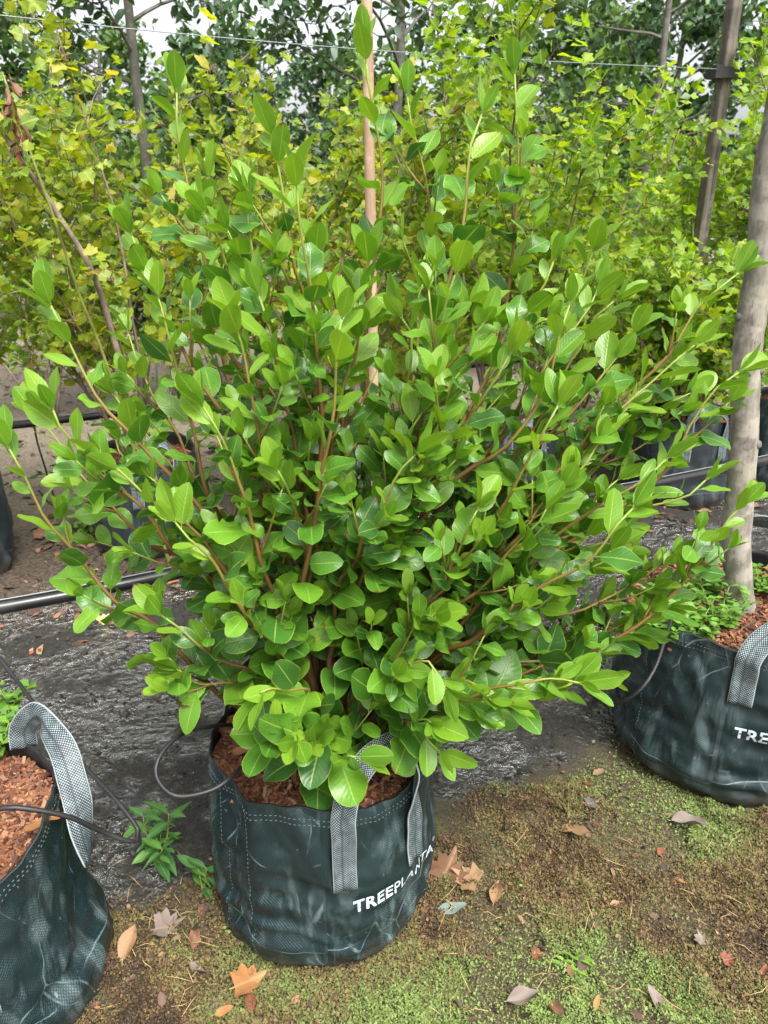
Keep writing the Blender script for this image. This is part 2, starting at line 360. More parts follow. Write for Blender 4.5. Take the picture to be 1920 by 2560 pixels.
def ground_mat():
    M = MT('nursery_ground'); P = M.coord(); s = M.node('SeparateXYZ', i0=P)
    x, y = s.outputs[0], s.outputs[1]
    d = M.math('ADD', M.math('MULTIPLY', M.math('SUBTRACT', x, float(ROW1[0])), float(PERP[0])), M.math('MULTIPLY', M.math('SUBTRACT', y, float(ROW1[1])), float(PERP[1])))
    nz = M.noise(P, 3.0, 5.0, 0.6); nz2 = M.noise(P, 14.0, 5.0, 0.65); nz3 = M.noise(P, 55.0, 4.0, 0.65)
    dj = M.math('ADD', d, M.math('MULTIPLY', M.math('SUBTRACT', nz, 0.5), 0.5))
    wet = M.mix(M.step(nz3, 0.35, 0.7), (0.008, 0.0075, 0.0065), (0.026, 0.022, 0.017))
    wet = M.mix(M.math('MULTIPLY', M.step(nz2, 0.50, 0.68), 0.5), wet, (0.020, 0.020, 0.008))
    wet = M.mix(M.math('MULTIPLY', M.step(M.noise(P, 150.0, 2.0), 0.64, 0.70), 0.6), wet, (0.13, 0.12, 0.10))
    nz4 = M.noise(P, 240.0, 3.0, 0.7)
    moss = M.mix(M.step(nz4, 0.38, 0.62), (0.018, 0.013, 0.008), (0.11, 0.085, 0.035))
    moss = M.mix(M.math('MULTIPLY', M.math('MULTIPLY', M.step(nz2, 0.45, 0.6), M.step(nz4, 0.42, 0.6)), 0.7), moss, (0.075, 0.095, 0.025))
    litter = M.mix(M.step(nz3, 0.35, 0.65), (0.016, 0.011, 0.008), (0.085, 0.06, 0.04))
    far = M.mix(M.step(nz3, 0.3, 0.7), (0.10, 0.08, 0.055), (0.24, 0.20, 0.15))
    c = M.mix(M.step(dj, 0.06, 0.20), moss, wet)
    c = M.mix(M.step(dj, 1.5, 2.0), c, litter)
    c = M.mix(M.step(dj, 2.6, 3.1), c, far)
    iswet = M.math('MULTIPLY', M.step(dj, 0.12, 0.25), M.step(dj, 2.2, 1.7))
    pud = M.math('MULTIPLY', M.step(M.noise(P, 3.0, 5.0, 0.65), 0.42, 0.54), iswet)
    rough = M.math('SUBTRACT', 0.80, M.math('MULTIPLY', pud, 0.68))
    h = M.math('ADD', M.math('MULTIPLY', nz2, 0.6), M.math('ADD', M.math('MULTIPLY', nz3, 0.5), M.math('MULTIPLY', M.noise(P, 180.0, 2.0), 0.25)))
    film = M.math('ADD', M.math('MULTIPLY', M.noise(P, 24.0, 3.0, 0.5, 0.6), 1.0), M.math('MULTIPLY', nz3, 0.35))
    M.set(Coat_Weight=pud, Coat_Roughness=0.10, Coat_IOR=2.3, Coat_Normal=M.bump(film, 1.0, 0.05))
    return M.set(Base_Color=c, Roughness=rough, Normal=M.bump(h, 0.6, 0.02)).m
gv = np.column_stack([gp, gheight(gp)])
tag(link('ground', mesh_np('ground', gv, [np.stack([gi, gi + 1, gi + nx + 1, gi + nx], -1)], ground_mat())),
    'damp nursery ground, mossy in front and dark wet between the rows', 'ground', kind='structure')

# ------------------------------------------------------------------ leaf templates
def leaf_tpl(rng, na=8, nc=4, hw=0.30, p=0.92, q=0.72, curl=0.16, fold=0.18, wave=0.05, tip=0.0, petiole=0.13, twist=0.0):
    t = np.linspace(0, 1, na + 1); t = 0.35 * t + 0.65 * (1 - np.cos(np.pi * t)) / 2; s = np.linspace(-1, 1, nc + 1)
    T, S = np.meshgrid(t, s, indexing='ij')
    wd = hw * np.maximum(np.sin(np.pi * np.clip(T, 0.0, 1) ** p), 0) ** q * (1 - tip * T ** 3) + 0.004
    ph = rng.uniform(0, 6.28); k = rng.uniform(0.9, 1.6)
    x = S * wd; y = petiole + T * (1 - petiole)
    z = -curl * T ** 2 * rng.uniform(0.3, 1.4) + fold * np.abs(S) * wd * rng.uniform(0.4, 1.3) + wave * np.sin(6.283 * k * T + ph + 1.3 * np.sign(S)) * S ** 2 * np.sin(np.pi * T) ** 0.5
    if twist: a = twist * T; x, z = x * np.cos(a) - z * np.sin(a), x * np.sin(a) + z * np.cos(a)
    V = np.stack([x, y, z], -1).reshape(-1, 3); uv = np.stack([(S + 1) / 2, T], -1).reshape(-1, 2)
    i = (np.arange(na)[:, None] * (nc + 1) + np.arange(nc)[None]).ravel()
    F = np.stack([i, i + 1, i + nc + 2, i + nc + 1], -1)
    if petiole:                                            # thin stalk
        n0 = len(V); r = 0.013
        V = np.vstack([V, [[-r, 0, 0.0], [r, 0, 0.0], [0, 0, -r * 1.5], [-r, petiole * 1.1, 0.002], [r, petiole * 1.1, 0.002], [0, petiole * 1.1, -r * 1.5]]])
        uv = np.vstack([uv, np.full((6, 2), [0.5, 0.0])])
        F = np.vstack([F, n0 + np.array([[0, 1, 4, 3], [1, 2, 5, 4], [2, 0, 3, 5]])])
    return V, [F], uv
def lobed_tpl(rng, lobes=3, jag=0.12, curl=0.2, petiole=0.2, spread=1.25):
    n = 16 if lobes == 3 else 26                                       # outline in polar form round the leaf base
    a = np.linspace(-spread * 1.15, spread * 1.15, n)
    rad = np.zeros(n)
    for c_ in np.linspace(-spread * 0.72, spread * 0.72, lobes):
        rad = np.maximum(rad, (0.84 if abs(c_) > 0.2 else 1.0) * np.exp(-((a - c_) / (0.40 if lobes == 3 else 0.34)) ** 2))
    rad = np.maximum(rad, (0.76 if lobes == 3 else 0.72) * np.cos(a * 0.45)) * (1 + jag * 0.5 * np.sin(np.arange(n) * np.pi))
    rad *= 1 - jag * (np.arange(n) % 2) * 0.8
    rad *= 1 - petiole
    x = np.sin(a) * rad * 0.85; y = petiole + np.cos(a) * rad
    z = -curl * (x ** 2 + (y - petiole) ** 2) * 0.8 + 0.25 * np.abs(x) * rng.uniform(0.2, 1) + 0.05 * np.sin(a * 4 + rng.uniform(0, 6))
    V = np.vstack([[0, petiole, 0], np.stack([x, y, z], -1)]); m = np.array([[0, petiole + 0.4 * (1 - petiole), 0.0 - curl * 0.12]])
    uv = np.vstack([[0.5, 0], np.stack([0.5 + x * 0.55, (y - petiole) / (1 - petiole)], -1)])
    V = np.vstack([V, m]); uv = np.vstack([uv, [[0.5, 0.4]]]); c = len(V) - 1
    j = np.arange(1, n); F3 = np.vstack([np.stack([np.full(n - 1, c), j + 1, j], -1), [[c, 1, 0], [c, 0, n]]])
    r = 0.012; n0 = len(V)
    V = np.vstack([V, [[-r, 0, 0], [r, 0, 0], [r, petiole, 0], [-r, petiole, 0]]]); uv = np.vstack([uv, np.full((4, 2), [0.5, 0])])
    return V, [F3, n0 + np.array([[0, 1, 2, 3]])], uv
R0 = np.random.default_rng(11)
T_GRIS = [leaf_tpl(R0, 10, 4, R0.uniform(0.265, 0.345), R0.uniform(0.92, 1.12), R0.uniform(0.52, 0.66), R0.uniform(0.0, 0.30), R0.uniform(0.0, 0.3), R0.uniform(0.03, 0.11), 0.0, 0.12, R0.uniform(-0.3, 0.3)) for _ in range(18)]
T_YOUNG = [leaf_tpl(R0, 8, 4, R0.uniform(0.19, 0.26), R0.uniform(0.95, 1.08), 0.62, R0.uniform(-0.1, 0.14), R0.uniform(0.2, 0.6), 0.03, 0.0, 0.1, R0.uniform(-0.2, 0.2)) for _ in range(8)]
T_VIB = [lobed_tpl(R0, 3, 0.11, R0.uniform(0.1, 0.6), 0.2) for _ in range(6)]
T_LIME = [lobed_tpl(R0, 3, 0.10, R0.uniform(0.1, 0.5), 0.18, 0.95) for _ in range(6)]
T_SMALL = [leaf_tpl(R0, 3, 2, R0.uniform(0.24, 0.34), 0.85, 0.7, 0.2, 0.35, 0.05, 0.0, 0.0) for _ in range(5)]
T_WEED = [leaf_tpl(R0, 7, 4, R0.uniform(0.13, 0.19), 0.8, 0.85, R0.uniform(0.15, 0.4), 0.4, 0.02, 0.0, 0.06) for _ in range(5)]
T_TINY = [leaf_tpl(R0, 2, 2, 0.4, 0.8, 0.6, 0.1, 0.4, 0.0, 0.0, 0.0) for _ in range(4)]

_leafmesh = {}
def leaf_mesh(kind, k, tpl, mat):
    if (kind, k) not in _leafmesh:
        V, F, uv = tpl
        _leafmesh[(kind, k)] = mesh_np('leaf', V, F, mat, uv, {'rnd': np.zeros(len(V))})
    return _leafmesh[(kind, k)]
from mathutils import Matrix
def add_leaves(root, kind, tpls, mat, vi, pos, Rm, s, rnd, n_parts, name='leaf', mass='foliage', extra_bvh=None, owners=None):
    """the n_parts leaves that show largest become parts; the rest one joined part"""
    origin = np.array(root.location)
    n = len(pos); keep = np.zeros(n, bool)
    if n_parts:
        V, F, uv, A = scatter(tpls, vi, pos, Rm, s, rnd)
        tri = []
        for f in F: tri += f.tolist()
        bv = BVHTree.FromPolygons(V.tolist(), tri)
        cen = pos + Rm[:, :, 1] * (s * 0.55)[:, None]
        pj = proj(cen); view = nrm(cen - np.array([0, 0, CAMZ])); face = np.abs(np.einsum('ij,ij->i', view, Rm[:, :, 2])) + 0.15
        area = face * (s / pj[:, 2]) ** 2
        inside = (pj[:, 0] > -30) & (pj[:, 0] < 1950) & (pj[:, 1] > -30) & (pj[:, 1] < 2590)
        order = np.argsort(-area * inside); got = 0
        for q in order:
            if got >= n_parts or not inside[q]: break
            c = Vector(cen[q]); d = c - cob.location; L = d.length; d /= L
            h = bv.ray_cast(cob.location, d, L - 0.02)
            if h[0] is not None: continue
            if extra_bvh is not None and extra_bvh.ray_cast(cob.location, d, L - 0.05)[0] is not None: continue
            keep[q] = True; got += 1
    for q in np.where(keep)[0]:
        o = bpy.data.objects.new(name, leaf_mesh(kind, int(vi[q]), tpls[int(vi[q])], mat)); col.objects.link(o); o.parent = root if owners is None else owners[q]
        M = np.eye(4); M[:3, :3] = Rm[q] * s[q]; M[:3, 3] = pos[q] - origin
        o.matrix_local = Matrix(M.tolist())
    r = ~keep
    if r.any():
        V, F, uv, A = scatter(tpls, vi[r], pos[r] - origin, Rm[r], s[r], rnd[r])
        o = link(mass, mesh_np(mass, V, F, mat, uv, {'rnd': A}), root); o['kind'] = 'stuff'

# ------------------------------------------------------------------ planter bags
class Bag:
    def __init__(s, c, R, H, seed, flare=0.0, wr=0.012, rim=0.012, lean=(0, 0), dents=()):
        s.c = np.array([c[0], c[1], 0.0]); s.R, s.H, s.seed, s.flare, s.wr, s.rim, s.lean, s.dents = R, H, seed, flare, wr, rim, np.array(lean, float), dents
        to = -s.c[:2]; s.front = math.atan2(to[1], to[0])    # theta 0 faces the camera; + runs to the right in the picture
    def pt(s, th, h, off=0.0):
        th, h = np.broadcast_arrays(np.asarray(th, float), np.asarray(h, float)); t = np.clip(h / s.H, 0, 1.1)
        q = np.stack([np.cos(th) * 1.5, np.sin(th) * 1.5, h * 4.5 + s.seed * 9.1], -1)
        r = s.R * (1 + s.flare * (1 - t) ** 1.5 + 0.03 * np.sin(np.pi * np.clip(t, 0, 1)))
        r = r + (fbm(q, 1.3, 3) - 0.5) * 2 * s.wr * 1.6
        r = r + 0.005 * np.sin(th * 2 + t * 5 + s.seed) * (1 - t)
        r = r + (np.abs(fbm(np.stack([np.cos(th) * 1.2, np.sin(th) * 1.2, h * 16 + s.seed * 5 + 0.5 * np.sin(th * 3)], -1), 1.2, 2) - 0.5)) * -0.055 * np.clip(1.15 - t, 0, 1) * s.wr / 0.012
        r = r - s.R * 0.10 * np.clip((0.10 - t) / 0.10, 0, 1) ** 1.6         # tucked in at the ground
        r = r + 0.006 * np.exp(-((t - 0.17 - 0.02 * np.sin(th * 3 + s.seed)) / 0.03) ** 2)     # fold round the base
        r = r + (np.abs(fbm(np.stack([np.cos(th + h * 2.0) * 5.0, np.sin(th + h * 2.0) * 5.0, h * 1.5 + s.seed * 3], -1), 1.0, 2) - 0.5)) * -0.024 * s.wr / 0.012
        # vertical pleats
        r = r + 0.0045 * np.exp(-((np.sin(th * 1.5 + s.seed * 2.0)) / 0.10) ** 2) * t
        for (a, ht, wa, wh, dep) in s.dents:
            da = np.angle(np.exp(1j * (th - a))); r = r + dep * np.exp(-(da / wa) ** 2 - ((t - ht) / wh) ** 2)
        a = s.front + th; z = h + s.rim * np.sin(th * 2.0 + s.seed) * t ** 3 + s.rim * 0.5 * np.sin(th * 5 + s.seed * 3) * t ** 4
        r = r + off
        return np.stack([s.c[0] + np.cos(a) * r + s.lean[0] * t, s.c[1] + np.sin(a) * r + s.lean[1] * t, z], -1)
    def on(s, th, h, off=0.0):                # point on the built wall mesh, pushed outward
        th, h = np.broadcast_arrays(np.asarray(th, float), np.asarray(h, float)); nh, nt = s.O.shape[:2]
        x = (th % (2 * np.pi)) / (2 * np.pi) * nt; i = np.floor(x).astype(int) % nt; f = (x - np.floor(x))[..., None]
        y = np.clip((h + 0.01) / (s.H + 0.01) * (nh - 1), 0, nh - 1.001); j = y.astype(int); g = (y - j)[..., None]; i2 = (i + 1) % nt
        p = (s.O[j, i] * (1 - f) + s.O[j, i2] * f) * (1 - g) + (s.O[j + 1, i] * (1 - f) + s.O[j + 1, i2] * f) * g
        a = s.front + th; return p + off * np.stack([np.cos(a), np.sin(a), np.zeros_like(a)], -1)
    def build(s, label, mat, group=None, nt=128, nh=30, stitches=True, lining=True):
        root = thing('planter_bag', label, 'planter bag', s.c, group); s.root = root
        th = np.linspace(0, 2 * np.pi, nt, endpoint=False); hh = np.linspace(-0.01, s.H, nh)
        O = s.pt(th[None], hh[:, None]); uvo = np.stack([np.broadcast_to(th[None] * s.R, (nh, nt)), np.broadcast_to(hh[:, None], (nh, nt))], -1)
        s.O = O; hi = np.linspace(s.H + 0.002, s.H - 0.14, 8); I = s.pt(th[None], np.minimum(hi, s.H)[:, None], -0.004)
        I[0, :, 2] += 0.002
        V = O.reshape(-1, 3); i = np.arange(nh - 1)[:, None] * nt; j = np.arange(nt)[None]; j2 = (j + 1) % nt
        F = np.stack([i + j, i + j2, i + nt + j2, i + nt + j], -1).reshape(-1, 4)
        uv = uvo.reshape(-1, 2)
        s.wall = link('bag_wall', mesh_np('bag_wall', V - s.c, [F], mat, uv), root)
        ni = len(hi); Vi = np.vstack([O[-1:].reshape(-1, 3), I.reshape(-1, 3)]); i = np.arange(ni)[:, None] * nt
        Fi = np.stack([i + j, i + j2, i + nt + j2, i + nt + j], -1).reshape(-1, 4)
        link('bag_lining', mesh_np('bag_lining', Vi - s.c, [Fi], m_inner), root)
        if stitches:
            parts = []
            for dh in (0.022, 0.034):
                for k in range(int(2 * np.pi * s.R / 0.0095)):
                    a = k * 0.0095 / s.R
                    p = s.on(a, s.H - dh, 0.0008); p2 = s.on(a + 0.004 / s.R, s.H - dh, 0.0008)
                    dx = nrm(p2 - p); n = nrm(np.array([p[0] - s.c[0], p[1] - s.c[1], 0])); R = np.stack([dx, n, np.cross(dx, n)], -1)
                    parts.append(box((p + p2) / 2 - s.c, (np.linalg.norm(p2 - p) / 2, 0.0006, 0.0006), R))
            for a in (R_(-38), R_(-62), R_(95)):
                for k in range(int(s.H / 0.011)):
                    h = 0.02 + k * 0.0105
                    if h > s.H - 0.03: break
                    p = s.on(a, h, 0.0008); p2 = s.on(a, h + 0.005, 0.0008); dx = nrm(p2 - p); n = nrm(np.array([p[0] - s.c[0], p[1] - s.c[1], 0]))
                    parts.append(box((p + p2) / 2 - s.c, (np.linalg.norm(p2 - p) / 2, 0.0006, 0.0006), np.stack([dx, n, np.cross(dx, n)], -1)))
            V, F, uv, _ = join(parts); o = link('stitching', mesh_np('stitching', V, F, m_thread, uv, smooth=False), s.wall); o['kind'] = 'stuff'
        return root
    def strap(s, pts, side, width=0.052, n=60):
        """ribbon through world points; side = list of width directions (world) at those points"""
        P = smooth_path(pts, n); S = smooth_path(side, n); T = nrm(np.gradient(P, axis=0)); S = nrm(S - T * np.einsum('ij,ij->i', S, T)[:, None]); N = np.cross(T, S)
        u = np.linspace(-0.5, 0.5, 9); ln = np.concatenate([[0], np.cumsum(np.linalg.norm(np.diff(P, axis=0), axis=1))])
        rng = np.random.default_rng(int(s.seed * 100)); cr = 0.003 * np.cos(u * 9.0)
        th = 0.0016
        def sheet(o): return (P[:, None] + u[None, :, None] * width * S[:, None] + (cr[None, :, None] * 0.8 + o) * N[:, None])
        A, B = sheet(th), sheet(-th); m = len(u)
        V = np.vstack([A.reshape(-1, 3), B.reshape(-1, 3)]); i = (np.arange(n - 1)[:, None] * m + np.arange(m - 1)[None]).ravel(); k = n * m
        F = [np.stack([i, i + 1, i + m + 1, i + m], -1), np.stack([i, i + m, i + m + 1, i + 1], -1) + k]
        e = np.arange(n - 1) * m
        F += [np.stack([e, e + m, e + m + k, e + k], -1), np.stack([e + m - 1, e + m - 1 + k, e + 2 * m - 1 + k, e + 2 * m - 1], -1)]
        q = np.arange(m - 1); F += [np.stack([q, q + k, q + 1 + k, q + 1], -1), np.stack([q + k - m, q + 1 + k - m, q + 1 + 2 * k - m, q + 2 * k - m], -1)]
        uv1 = np.stack([np.broadcast_to(u[None] + 0.5, (n, m)), np.broadcast_to(ln[:, None] / width, (n, m))], -1).reshape(-1, 2)
        return link('handle', mesh_np('handle', V - s.c, [np.vstack(F)], m_strap, np.vstack([uv1, uv1])), s.root)
    def handle(s, th1, th2, low, rise, lean=(0, 0), low2=None, width=0.049):
        """loop sewn on at two angles, standing up over the rim"""
        def leg(th, lo):
            hs_ = np.linspace(lo, s.H * 0.985, 5); return [s.pt(th, h, 0.0045 + (0.003 if h < s.H * 0.9 else 0.004)) for h in hs_]
        L1, L2 = leg(th1, low), leg(th2, low2 or low)
        tg = lambda th: np.array([-math.sin(s.front + th), math.cos(s.front + th), 0.0])
        top = np.array([lean[0], lean[1], rise]); a, b = L1[-1], L2[-1]
        mid = [a + (b - a) * f + top * g for f, g in ((0.04, 0.45), (0.22, 0.86), (0.5, 1.0), (0.78, 0.86), (0.96, 0.45))]
        out = nrm(np.array([(a + b)[0] / 2 - s.c[0], (a + b)[1] / 2 - s.c[1], 0.0]))
        up = np.array([0, 0, 1.0]); t1, t2 = tg(th1), tg(th2)
        # the strap keeps its face outward: width direction along the rim on the legs, turning with the arch
        side = [t1] * 5 + [nrm(t1 * 0.8 - up * 0.5), nrm(out * 0.75 - up * 0.5 + t1 * 0.3), nrm(out * 0.6 - up * 0.9), nrm(out * 0.75 - up * 0.5 - t2 * 0.3), nrm(-t2 * 0.8 - up * 0.5)] + [-t2] * 5
        return s.strap(L1 + mid + L2[::-1], side, width)
    def mulch(s, label, z, n, seed, mat=m_chip, size=1.0):
        rng = np.random.default_rng(seed); nt, nr = 48, 10
        th = np.linspace(0, 2 * np.pi, nt, endpoint=False); V = [[s.c[0] + s.lean[0], s.c[1] + s.lean[1], z]]
        W = s.pt(th, z, -0.008)
        cc = np.array([s.c[0] + s.lean[0] * z / s.H, s.c[1] + s.lean[1] * z / s.H, 0])
        def surf(f, k):
            p = cc * (1 - f) + W[k] * f; p[..., 2] = z + (fbm(p[..., :2], 12.0, 2) - 0.5) * 0.045 + 0.012 * (1 - f[..., 0] if f.ndim > 1 else 1 - f); return p
        V = np.vstack([surf(np.full((nt, 1), f), np.arange(nt)) for f in np.linspace(0.02, 1.0, nr)])
        i = np.arange(nr - 1)[:, None] * nt; j = np.arange(nt)[None]; j2 = (j + 1) % nt
        bed = (V, [np.stack([i + j, i + j2, i + nt + j2, i + nt + j], -1).reshape(-1, 4)], None)
        f = np.sqrt(rng.random(n))[:, None] * 0.99; k = rng.integers(0, nt, n); fr = rng.random(n)[:, None]
        Wk = W[k] * (1 - fr) + W[(k + 1) % nt] * fr
        p = cc * (1 - f) + Wk * f; p[:, 2] = z + (fbm(p[:, :2], 12.0, 2) - 0.5) * 0.045 + 0.012 * (1 - f[:, 0]) + rng.uniform(0.0, 0.008, n)
        d = np.stack([rng.normal(size=n), rng.normal(size=n), rng.normal(size=n) * 0.32], -1); up = np.stack([rng.normal(size=n) * 0.4, rng.normal(size=n) * 0.4, np.ones(n)], -1)
        Rm = frames(d, up); L = rng.uniform(0.005, 0.017, n) * size; L[rng.random(n) < 0.04] *= 1.7
        tp = []
        for q in range(4):
            b = box((0, 0, 0), (rng.uniform(0.07, 0.19), 0.5, rng.uniform(0.04, 0.09))); b[0][:, 0] *= 1 - 0.5 * (b[0][:, 1] > 0) * rng.random(); tp.append(b)
        V2, F2, uv2, A2 = scatter(tp, rng.integers(0, 4, n), p, Rm, L * 1.6, rng.random(n))
        o1 = np.vstack([V, V2]); Fb = bed[1][0]; me = mesh_np('bark_mulch', o1, [np.vstack([Fb, F2[0] + len(V)])], m_chip, None, {'rnd': np.concatenate([np.full(len(V), 0.02), A2])}, smooth=False)
        o = link('bark_mulch', me); tag(o, label, 'mulch', kind='stuff')
        s.mz = z; return o

bag = Bag((-0.143, 1.40), 0.248, 0.455, 3.0, 0.0, 0.011, 0.014, dents=((R_(-50), 0.75, 0.20, 0.5, -0.022), (R_(-33), 0.9, 0.12, 0.3, 0.012)))
bag.build('dark green woven planter bag with pale lettering, holding the big glossy bush', m_bag, nt=240, nh=64)
bag.handle(R_(9), R_(48), 0.265, 0.115, (0.015, 0.03), 0.25)
bag.handle(R_(205), R_(238), 0.30, 0.10, (0.0, -0.01))
bag.mulch('red brown bark mulch around the stems of the big glossy bush', 0.402, 6000, 5)
bagL = Bag((-0.885, 1.15), 0.245, 0.445, 5.3, 0.22, 0.014, 0.02, dents=((R_(60), 0.6, 0.25, 0.5, -0.02),))
bagL.build('dark green woven bag with creased side and stray upright handle, beside weeds', m_bag, nt=160, nh=40)
bagL.mulch('reddish bark mulch in the bag with a stray upright handle', 0.405, 6500, 6, size=1.0)
bagR = Bag((1.06, 1.98), 0.345, 0.475, 7.7, 0.03, 0.016, 0.014, dents=((R_(-45), 0.5, 0.2, 0.6, 0.012),))
bagR.build('large dark green bag holding the smooth grey tree trunk', m_bag, nt=192, nh=44)
bagR.mulch('orange brown bark mulch around the smooth grey tree trunk', 0.430, 6000, 8)

# bag lettering, printed round the wall
def lettering(b, specs, th0, h0, size, name='lettering', gap=0.0, slope=0.0):
    parts = []; x = 0.0
    for body, offs, sx, sz, dy in specs:
        cu = bpy.data.curves.new('txt', 'FONT'); cu.body = body; cu.size = size * sz / 0.70; cu.offset = offs * size; cu.extrude = 0.0; cu.space_character = 1.06; cu.resolution_u = 4
        o = bpy.data.objects.new('txt', cu); col.objects.link(o); dg = bpy.context.evaluated_depsgraph_get(); dg.update()
        me = o.evaluated_get(dg).to_mesh(); V = np.array([v.co[:] for v in me.vertices]); Fs = [list(p.vertices) for p in me.polygons]
        o.evaluated_get(dg).to_mesh_clear(); bpy.data.objects.remove(o); bpy.data.curves.remove(cu)
        tri = np.array([[f[0], f[k], f[k + 1]] for f in Fs for k in range(1, len(f) - 1)])
        V[:, 0] = (V[:, 0] - V[:, 0].min()) * sx; wdt = V[:, 0].max(); V[:, 0] += x; V[:, 1] += dy * size; x += wdt + size * 0.14
        W = b.on(th0 + V[:, 0] / b.R, h0 + V[:, 1] + slope * V[:, 0], 0.0022)
        parts.append((W - b.c, [tri], None))
    V, F, uv, _ = join(parts)
    return link(name, mesh_np(name, V, F, m_ink, smooth=False), b.wall)
lettering(bag, [('TREE', 0.035, 0.98, 1.0, 0), ('PLANTA', 0.0, 0.90, 1.0, 0), ('®', 0.0, 1.0, 0.32, 0.75)], R_(12.5), 0.196, 0.0285)
lettering(bagR, [('TREE', 0.035, 0.98, 1.0, 0), ('PLANTA', 0.0, 0.90, 1.0, 0), ('®', 0.0, 1.0, 0.32, 0.75)], R_(4.5), 0.235, 0.033)
# handles of the neighbouring bags
bagR.handle(R_(4.5), R_(44), 0.33, 0.10, (0.05, 0.03), width=0.06)
bagR.handle(R_(160), R_(200), 0.36, 0.13, (0.0, -0.02), width=0.062)
# near-left bag: a handle that flops out to the side, and the end of another low on the wall
def pxs(L): return [atY(x, y, Y) for x, y, Y in L]
up = np.array([0, 0, 1.0])
hp = pxs([(60, 1870, 1.36), (58, 1820, 1.36), (95, 1785, 1.34), (130, 1830, 1.30), (160, 1880, 1.27), (180, 1950, 1.235), (195, 2010, 1.21), (205, 2080, 1.19), (222, 2150, 1.175)])
hT = nrm(np.gradient(np.array(hp), axis=0)); hS = nrm(np.cross(hT, nrm(np.array(hp) - [0, 0, CAMZ])))
hS[-3:] = nrm(hS[-3:] * [[0.7], [0.35], [0.2]] + np.array([0.4, -0.9, 0.0]) * np.sign(hS[-3:] @ np.array([0.4, -0.9, 0.0]))[:, None] * [[0.3], [0.65], [0.8]])
bagL.strap(hp, list(hS), 0.055)
s1 = [bagL.pt(R_(24), h, 0.006) for h in (0.27, 0.31, 0.35, 0.39, 0.43)]
bagL.handle(R_(2), R_(-40), 0.19, 0.1, (0, 0.03))

# second row of bags, beyond the wet strip
ROW2 = np.array([-1.05, 3.52])
row2 = []
lab = ['black bag with a muddy scuffed base, at the open end of the second row', 'blue black bag standing between the two pipes on leaf litter', 'black bag in the second row behind the pale wooden stake',
       'black bag in the second row hidden behind the big bush', 'black bag beneath the timber post, next to the grey trunk', 'black bag half hidden behind the grey trunk', 'black bag at the far end of the second row']
for k, (x_, y_, rr, hh) in enumerate([(-1.93, 3.14, 0.25, 0.46), (-1.14, 3.46, 0.25, 0.47), (-0.28, 3.75, 0.26, 0.46), (0.62, 3.85, 0.27, 0.48), (1.66, 4.12, 0.28, 0.48), (2.36, 4.40, 0.28, 0.50), (3.1, 4.8, 0.27, 0.5)]):
    p = np.array([x_, y_])
    b = Bag(p, rr, hh, 1.1 + k * 1.7, 0.02, 0.012, 0.012)
    b.build(lab[k], m_bag_far, 'planter bags of the second row', nt=72, nh=20, stitches=False)
    if k < 3: b.handle(R_(-8), R_(34), 0.27, 0.10, (0, 0.02))
    else: b.handle(R_(5), R_(45), 0.28, 0.08)
    m = b.mulch('dark bark mulch in a second row bag', hh - 0.06, 500, 40 + k, size=1.5); m['group'] = 'mulch of the second row'
    row2.append(b)

